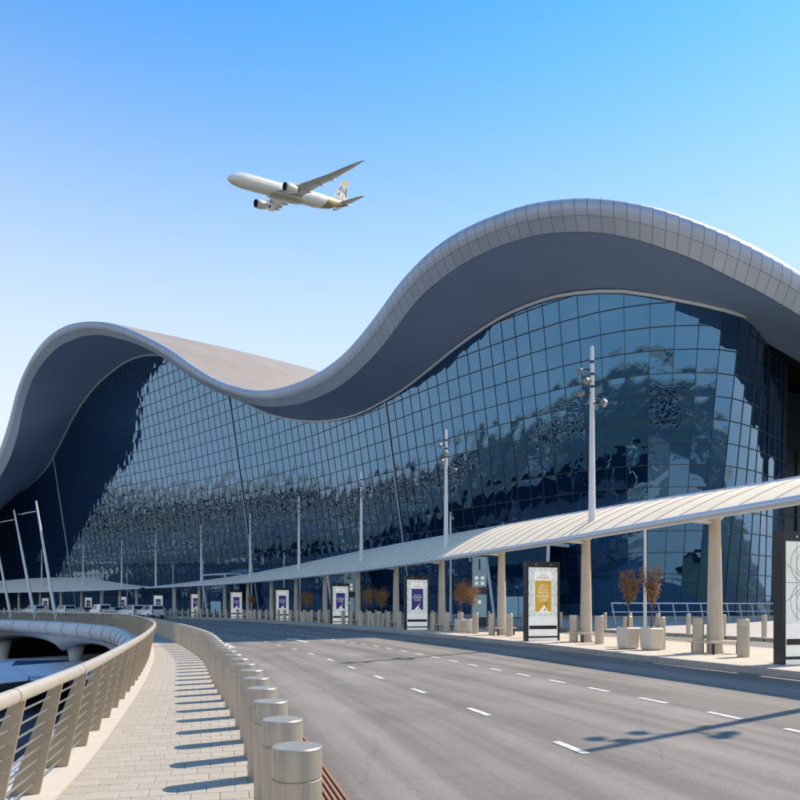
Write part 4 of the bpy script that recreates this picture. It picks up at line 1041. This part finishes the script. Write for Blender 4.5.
# ------------------------------------------------------------------ the airliner
Av = Vector((.673, .710, .209)); Sv = Vector((.732, -.679, -.049)); Av.normalize(); Sv = (Sv - Av * Av.dot(Sv)).normalized(); Uv = Av.cross(-Sv).normalized()
Zp = 291.0; nose_w = Vector(((227 - CX) / F * (Zp - 20), Zp - 20, h_of(176.5, Zp - 20)))
pl = thing('airliner', 'white twin-engine airliner with gold tail flying in the blue sky', 'airplane', nose_w)
XS = 1.07
pl.matrix_world = Matrix(((Av.x * XS, -Sv.x, Uv.x, nose_w.x), (Av.y * XS, -Sv.y, Uv.y, nose_w.y), (Av.z * XS, -Sv.z, Uv.z, nose_w.z), (0, 0, 0, 1)))
def fus(x):                                                       # radius, centre height along the fuselage
    L_ = 62.0; r = 2.95
    if x < 9: k = x / 9; rr = r * (1 - (1 - k) ** 2.1) ** .62; zc = -.75 * (1 - k) ** 2
    elif x < 40: rr = r; zc = 0
    else: k = (x - 40) / (L_ - 40); rr = r * (1 - k ** 1.7) + .18; zc = 1.75 * k ** 1.6
    return max(.03, rr), zc
def fpt(x, a, k=1.0):                                             # a: angle from top, positive to port (-y)
    r, zc = fus(x); return (x, -r * k * math.sin(a), zc + r * k * math.cos(a))
xs = [0, .15, .5, 1, 2, 3, 4.5, 6, 7.5, 9, 14, 20, 26, 32, 38, 41, 44, 47, 50, 53, 56, 58.5, 60.5, 62]
mb = MB(); mb.grid([[fpt(x, 2 * math.pi * k / 28) for k in range(29)] for x in xs], True, False); body = mb.build('fuselage', 'plane_white', pl)
mb = MB(); mb.add([fpt(62, 2 * math.pi * k / 12) for k in range(12)], [tuple(range(12))]); mb.build('tail_cap', 'plane_dark', body)
mb = MB(); rows = []
for x, k in ((17, .3), (19.5, .85), (24, 1.0), (30, 1.0), (34, .85), (37, .3)): rows.append([(x, -3.35 * k * math.cos(a), -2.0 - 1.45 * k * math.sin(a)) for a in [math.pi * j / 12 for j in range(13)]])
mb.grid(rows, True, True); mb.build('belly_fairing', 'plane_grey', body)
def airfoil(le, te, y, z, th):
    c = te - le; P = []
    for u, w_ in ((0, 0), (.03, .35), (.12, .72), (.3, 1), (.6, .7), (1, .05)): P.append((le + c * u, y, z + th * c * w_ * .55))
    for u, w_ in ((.6, .45), (.3, .7), (.12, .55), (.03, .3)): P.append((le + c * u, y, z - th * c * w_ * .55))
    return P
def wing(name, secs, m, sy, parent):
    mb = MB(); rows = [airfoil(le, te, sy * y, z, th) for le, te, y, z, th in secs]; rows = [r + [r[0]] for r in rows]
    mb.grid(rows, True, sy > 0); mb.add(rows[-1][:-1], [tuple(range(10))]); return mb.build(name, m, parent)
WS = [(19.5, 33.5, 1.5, -1.6, .13), (21.5, 33.0, 3.2, -1.4, .13), (26.5, 34.2, 10.5, -.3, .11), (33.0, 38.2, 20, 1.6, .09), (37.2, 40.6, 26.3, 3.3, .08), (40.2, 42.0, 29.2, 4.4, .07), (42.4, 43.0, 30.6, 5.1, .06)]
for sy in (-1, 1):
    wg = wing('wing', WS, 'plane_grey', sy, pl)
    for y in (7.5, 13.5, 18.0):
        i = next(k for k in range(6) if WS[k + 1][2] >= y); a, c = WS[i], WS[i + 1]; k = (y - a[2]) / (c[2] - a[2]); te = a[1] + (c[1] - a[1]) * k; z = a[3] + (c[3] - a[3]) * k
        mb = MB(); mb.tube([(te - 3.4, sy * y, z - .45), (te - 1.4, sy * y, z - .62), (te + .9, sy * y, z - .25)], [.12, .34, .05], 8); mb.build('flap_fairing', 'plane_grey', wg)
    mb = MB(); prof = [(1.55, 0), (1.78, .25), (1.86, 1.4), (1.8, 3.0), (1.5, 4.6), (1.2, 5.4)]
    n_ = 26; rows = [[(18.9 + z, sy * 9.8 + r * math.cos(2 * math.pi * k / n_), -2.75 + r * math.sin(2 * math.pi * k / n_)) for k in range(n_ + 1)] for r, z in prof]
    mb.grid(rows, True, True); en = mb.build('engine', 'plane_white', pl)
    mb = MB(); rows = [[(18.9 + z, sy * 9.8 + r * math.cos(2 * math.pi * k / n_), -2.75 + r * math.sin(2 * math.pi * k / n_)) for k in range(n_ + 1)] for r, z in ((1.55, 0.01), (1.42, .6), (1.38, 1.2), (.01, 1.3))]
    mb.grid(rows, True, False); mb.build('intake', 'plane_dark', en)
    mb = MB(); rows = [[(18.9 + z, sy * 9.8 + r * math.cos(2 * math.pi * k / n_), -2.75 + r * math.sin(2 * math.pi * k / n_)) for k in range(n_ + 1)] for r, z in ((1.18, 5.3), (.95, 5.5), (.55, 7.0), (.02, 7.4))]
    mb.grid(rows, True, True); mb.build('exhaust', 'plane_dark', en)
    mb = MB(); mb.prism([(20.5, -1.0), (23, -1.0), (28.5, -.9), (27.5, -.2), (25, .05)], sy * 9.8 - .25, sy * 9.8 + .25); mb.build('pylon', 'plane_grey', en)
    wing('tailplane', [(53.5, 59.6, .6, 1.0, .09), (58.6, 61.2, 8.0, 2.0, .08), (60.3, 61.8, 9.8, 2.3, .06)], 'plane_grey', sy, pl)
# fin with faceted livery
def finx(z): return 50.5 + 8.6 * (z / 10.2), 59.8 + 2.6 * (z / 10.2)
mb = MB(); rows = []
for z in (1.5, 4, 7, 9.4, 10.2):
    a, c = finx(z); th = .42 * (1 - z / 14); zz = z + 1.6; m_ = (a + c) / 2 - .8
    rows.append([(a + (.5 if z > 10 else 0), 0, zz), (m_, -th, zz), (c, -.02, zz), (c, .02, zz), (m_, th, zz), (a + (.5 if z > 10 else 0), 0, zz)])
mb.grid(rows, False, False); mb.add(rows[-1][:-1], [tuple(range(5))]); fn = mb.build('fin', 'plane_white', pl)
def facet(tri, m_):
    for sy in (-1, 1):
        mb = MB(); P = []
        for u, v in tri:
            z = 1.5 + 8.7 * v; a, c = finx(z); x = a + (c - a) * (u * .9 + .05); th = .42 * (1 - z / 14); mm = ((a + c) / 2 - .8 - a) / (c - a); uu = u * .9 + .05
            wv_ = th * (uu / mm if uu < mm else (1 - uu) / (1 - mm)); P.append((x, sy * (wv_ + .05), z + 1.6))
        mb.add(P, [tuple(range(len(P)))]); mb.build('livery_facet', m_, fn)
for tri, m_ in ((((.25, .78), (1, .70), (1, 1), (.2, 1)), 'plane_gold'), (((.1, .5), (.35, .42), (.3, .72)), 'plane_slate'), (((.4, .40), (.7, .35), (.55, .7)), 'plane_brown'), (((.72, .36), (1, .1), (1, .62), (.8, .66)), 'plane_slate'), (((.15, .2), (.4, .15), (.3, .36)), 'plane_brown'), (((.5, .08), (.75, .05), (.68, .28)), 'plane_gold')): facet(tri, m_)
def patch(tri, m_, parent):                                       # coloured facet lying on the fuselage skin, (x, angle) corners
    mb = MB(); n_ = 5; (x0, a0), (x1, a1), (x2, a2) = tri; vs = []; fs_ = []; idx = {}
    for i in range(n_ + 1):
        for j in range(n_ + 1 - i):
            u, v = i / n_, j / n_; idx[i, j] = len(vs); vs.append(fpt(x0 + (x1 - x0) * u + (x2 - x0) * v, a0 + (a1 - a0) * u + (a2 - a0) * v, 1.012))
    for i in range(n_):
        for j in range(n_ - i):
            fs_.append((idx[i, j], idx[i + 1, j], idx[i, j + 1]))
            if i + j < n_ - 1: fs_.append((idx[i + 1, j], idx[i + 1, j + 1], idx[i, j + 1]))
    mb.add(vs, fs_, True); mb.build('livery_facet', m_, parent)
for s_ in (1, -1):
    for tri, m_ in (((( 44, 2.9), (47, 1.5), (51, 2.5)), 'plane_brown'), (((47, 1.5), (52, 1.3), (51, 2.5)), 'plane_gold'), (((51, 2.5), (52, 1.3), (56, 1.9)), 'plane_gold'), (((44, 2.9), (51, 2.5), (50, 3.1)), 'plane_slate'), (((51, 2.5), (56, 1.9), (55, 2.9)), 'plane_brown'), (((56, 1.9), (60, .9), (60.5, 2.3)), 'plane_slate'), (((55, 2.9), (56, 1.9), (60.5, 2.3)), 'plane_slate')):
        patch([(x, a * s_) for x, a in tri], m_, body)
    for k in range(46):
        if 18 <= k <= 19: continue
        x = 8.5 + k * .86; mb = MB(); mb.add([fpt(x, 1.28 * s_, 1.006), fpt(x + .34, 1.28 * s_, 1.006), fpt(x + .34, 1.40 * s_, 1.006), fpt(x, 1.40 * s_, 1.006)], [(0, 1, 2, 3)]); mb.build('cabin_window', 'plane_dark', body)
for s_ in (1, -1):
    mb = MB(); mb.add([fpt(1.9, .15 * s_, 1.01), fpt(2.9, .12 * s_, 1.01), fpt(3.3, .85 * s_, 1.01), fpt(2.3, .95 * s_, 1.01)], [(0, 1, 2, 3)]); mb.build('cockpit_window', 'plane_dark', body)
# lettering under the belly beside the wing root
cu = text('lettering', 'ETIHAD', 2.6, 'plane_gold', body, (0, 0, 0), 14.0, (0, 0, 0))
for v in cu.data.vertices:
    x = 27.0 + v.co.x; a = math.pi * .78 - v.co.y / 3.3
    r = 3.2; zz = math.cos(a); v.co = (x, -3.42 * math.sin(a), -2.02 + min(0, zz) * 1.5 - .02) if False else (x, -(3.42) * math.sin(a) * 1.0, -2.0 - 1.5 * max(0, -zz) ** .7)

# ------------------------------------------------------------------ what the glass wall mirrors: low blocks across the airport road, out of the frame to the left and behind
def block(loc, rz, L_, D_, lv, label):
    t = thing('parking_block', label, 'building', loc, rz)
    mb = MB(); mb.box(0, 0, lv * 1.55, L_ - 1.2, D_ - 1.2, lv * 3.1 - .05); mb.build('core', 'inside', t)
    for k in range(lv + 1):
        mb = MB(); mb.box(0, 0, k * 3.1 + .5, L_, D_, 1.05); mb.build('parapet', 'forecourt', t)
    for k in range(int(L_ / 9)):
        for sy in (-1, 1):
            mb = MB(); mb.box(-L_ / 2 + 4.5 + 9 * k, sy * (D_ / 2 - .3), lv * 1.55, .5, .5, lv * 3.1 - .1); mb.build('pillar', 'column', t)
block((-330, 150, -.06), R(78), 150, 40, 4, 'long open-sided parking block mirrored in the left of the glass wall')
block((-290, -40, -.06), R(110), 110, 36, 3, 'lower parking block mirrored in the middle of the glass wall')
block((30, -210, -.06), R(6), 120, 36, 4, 'parking block mirrored in the rounded glass corner')
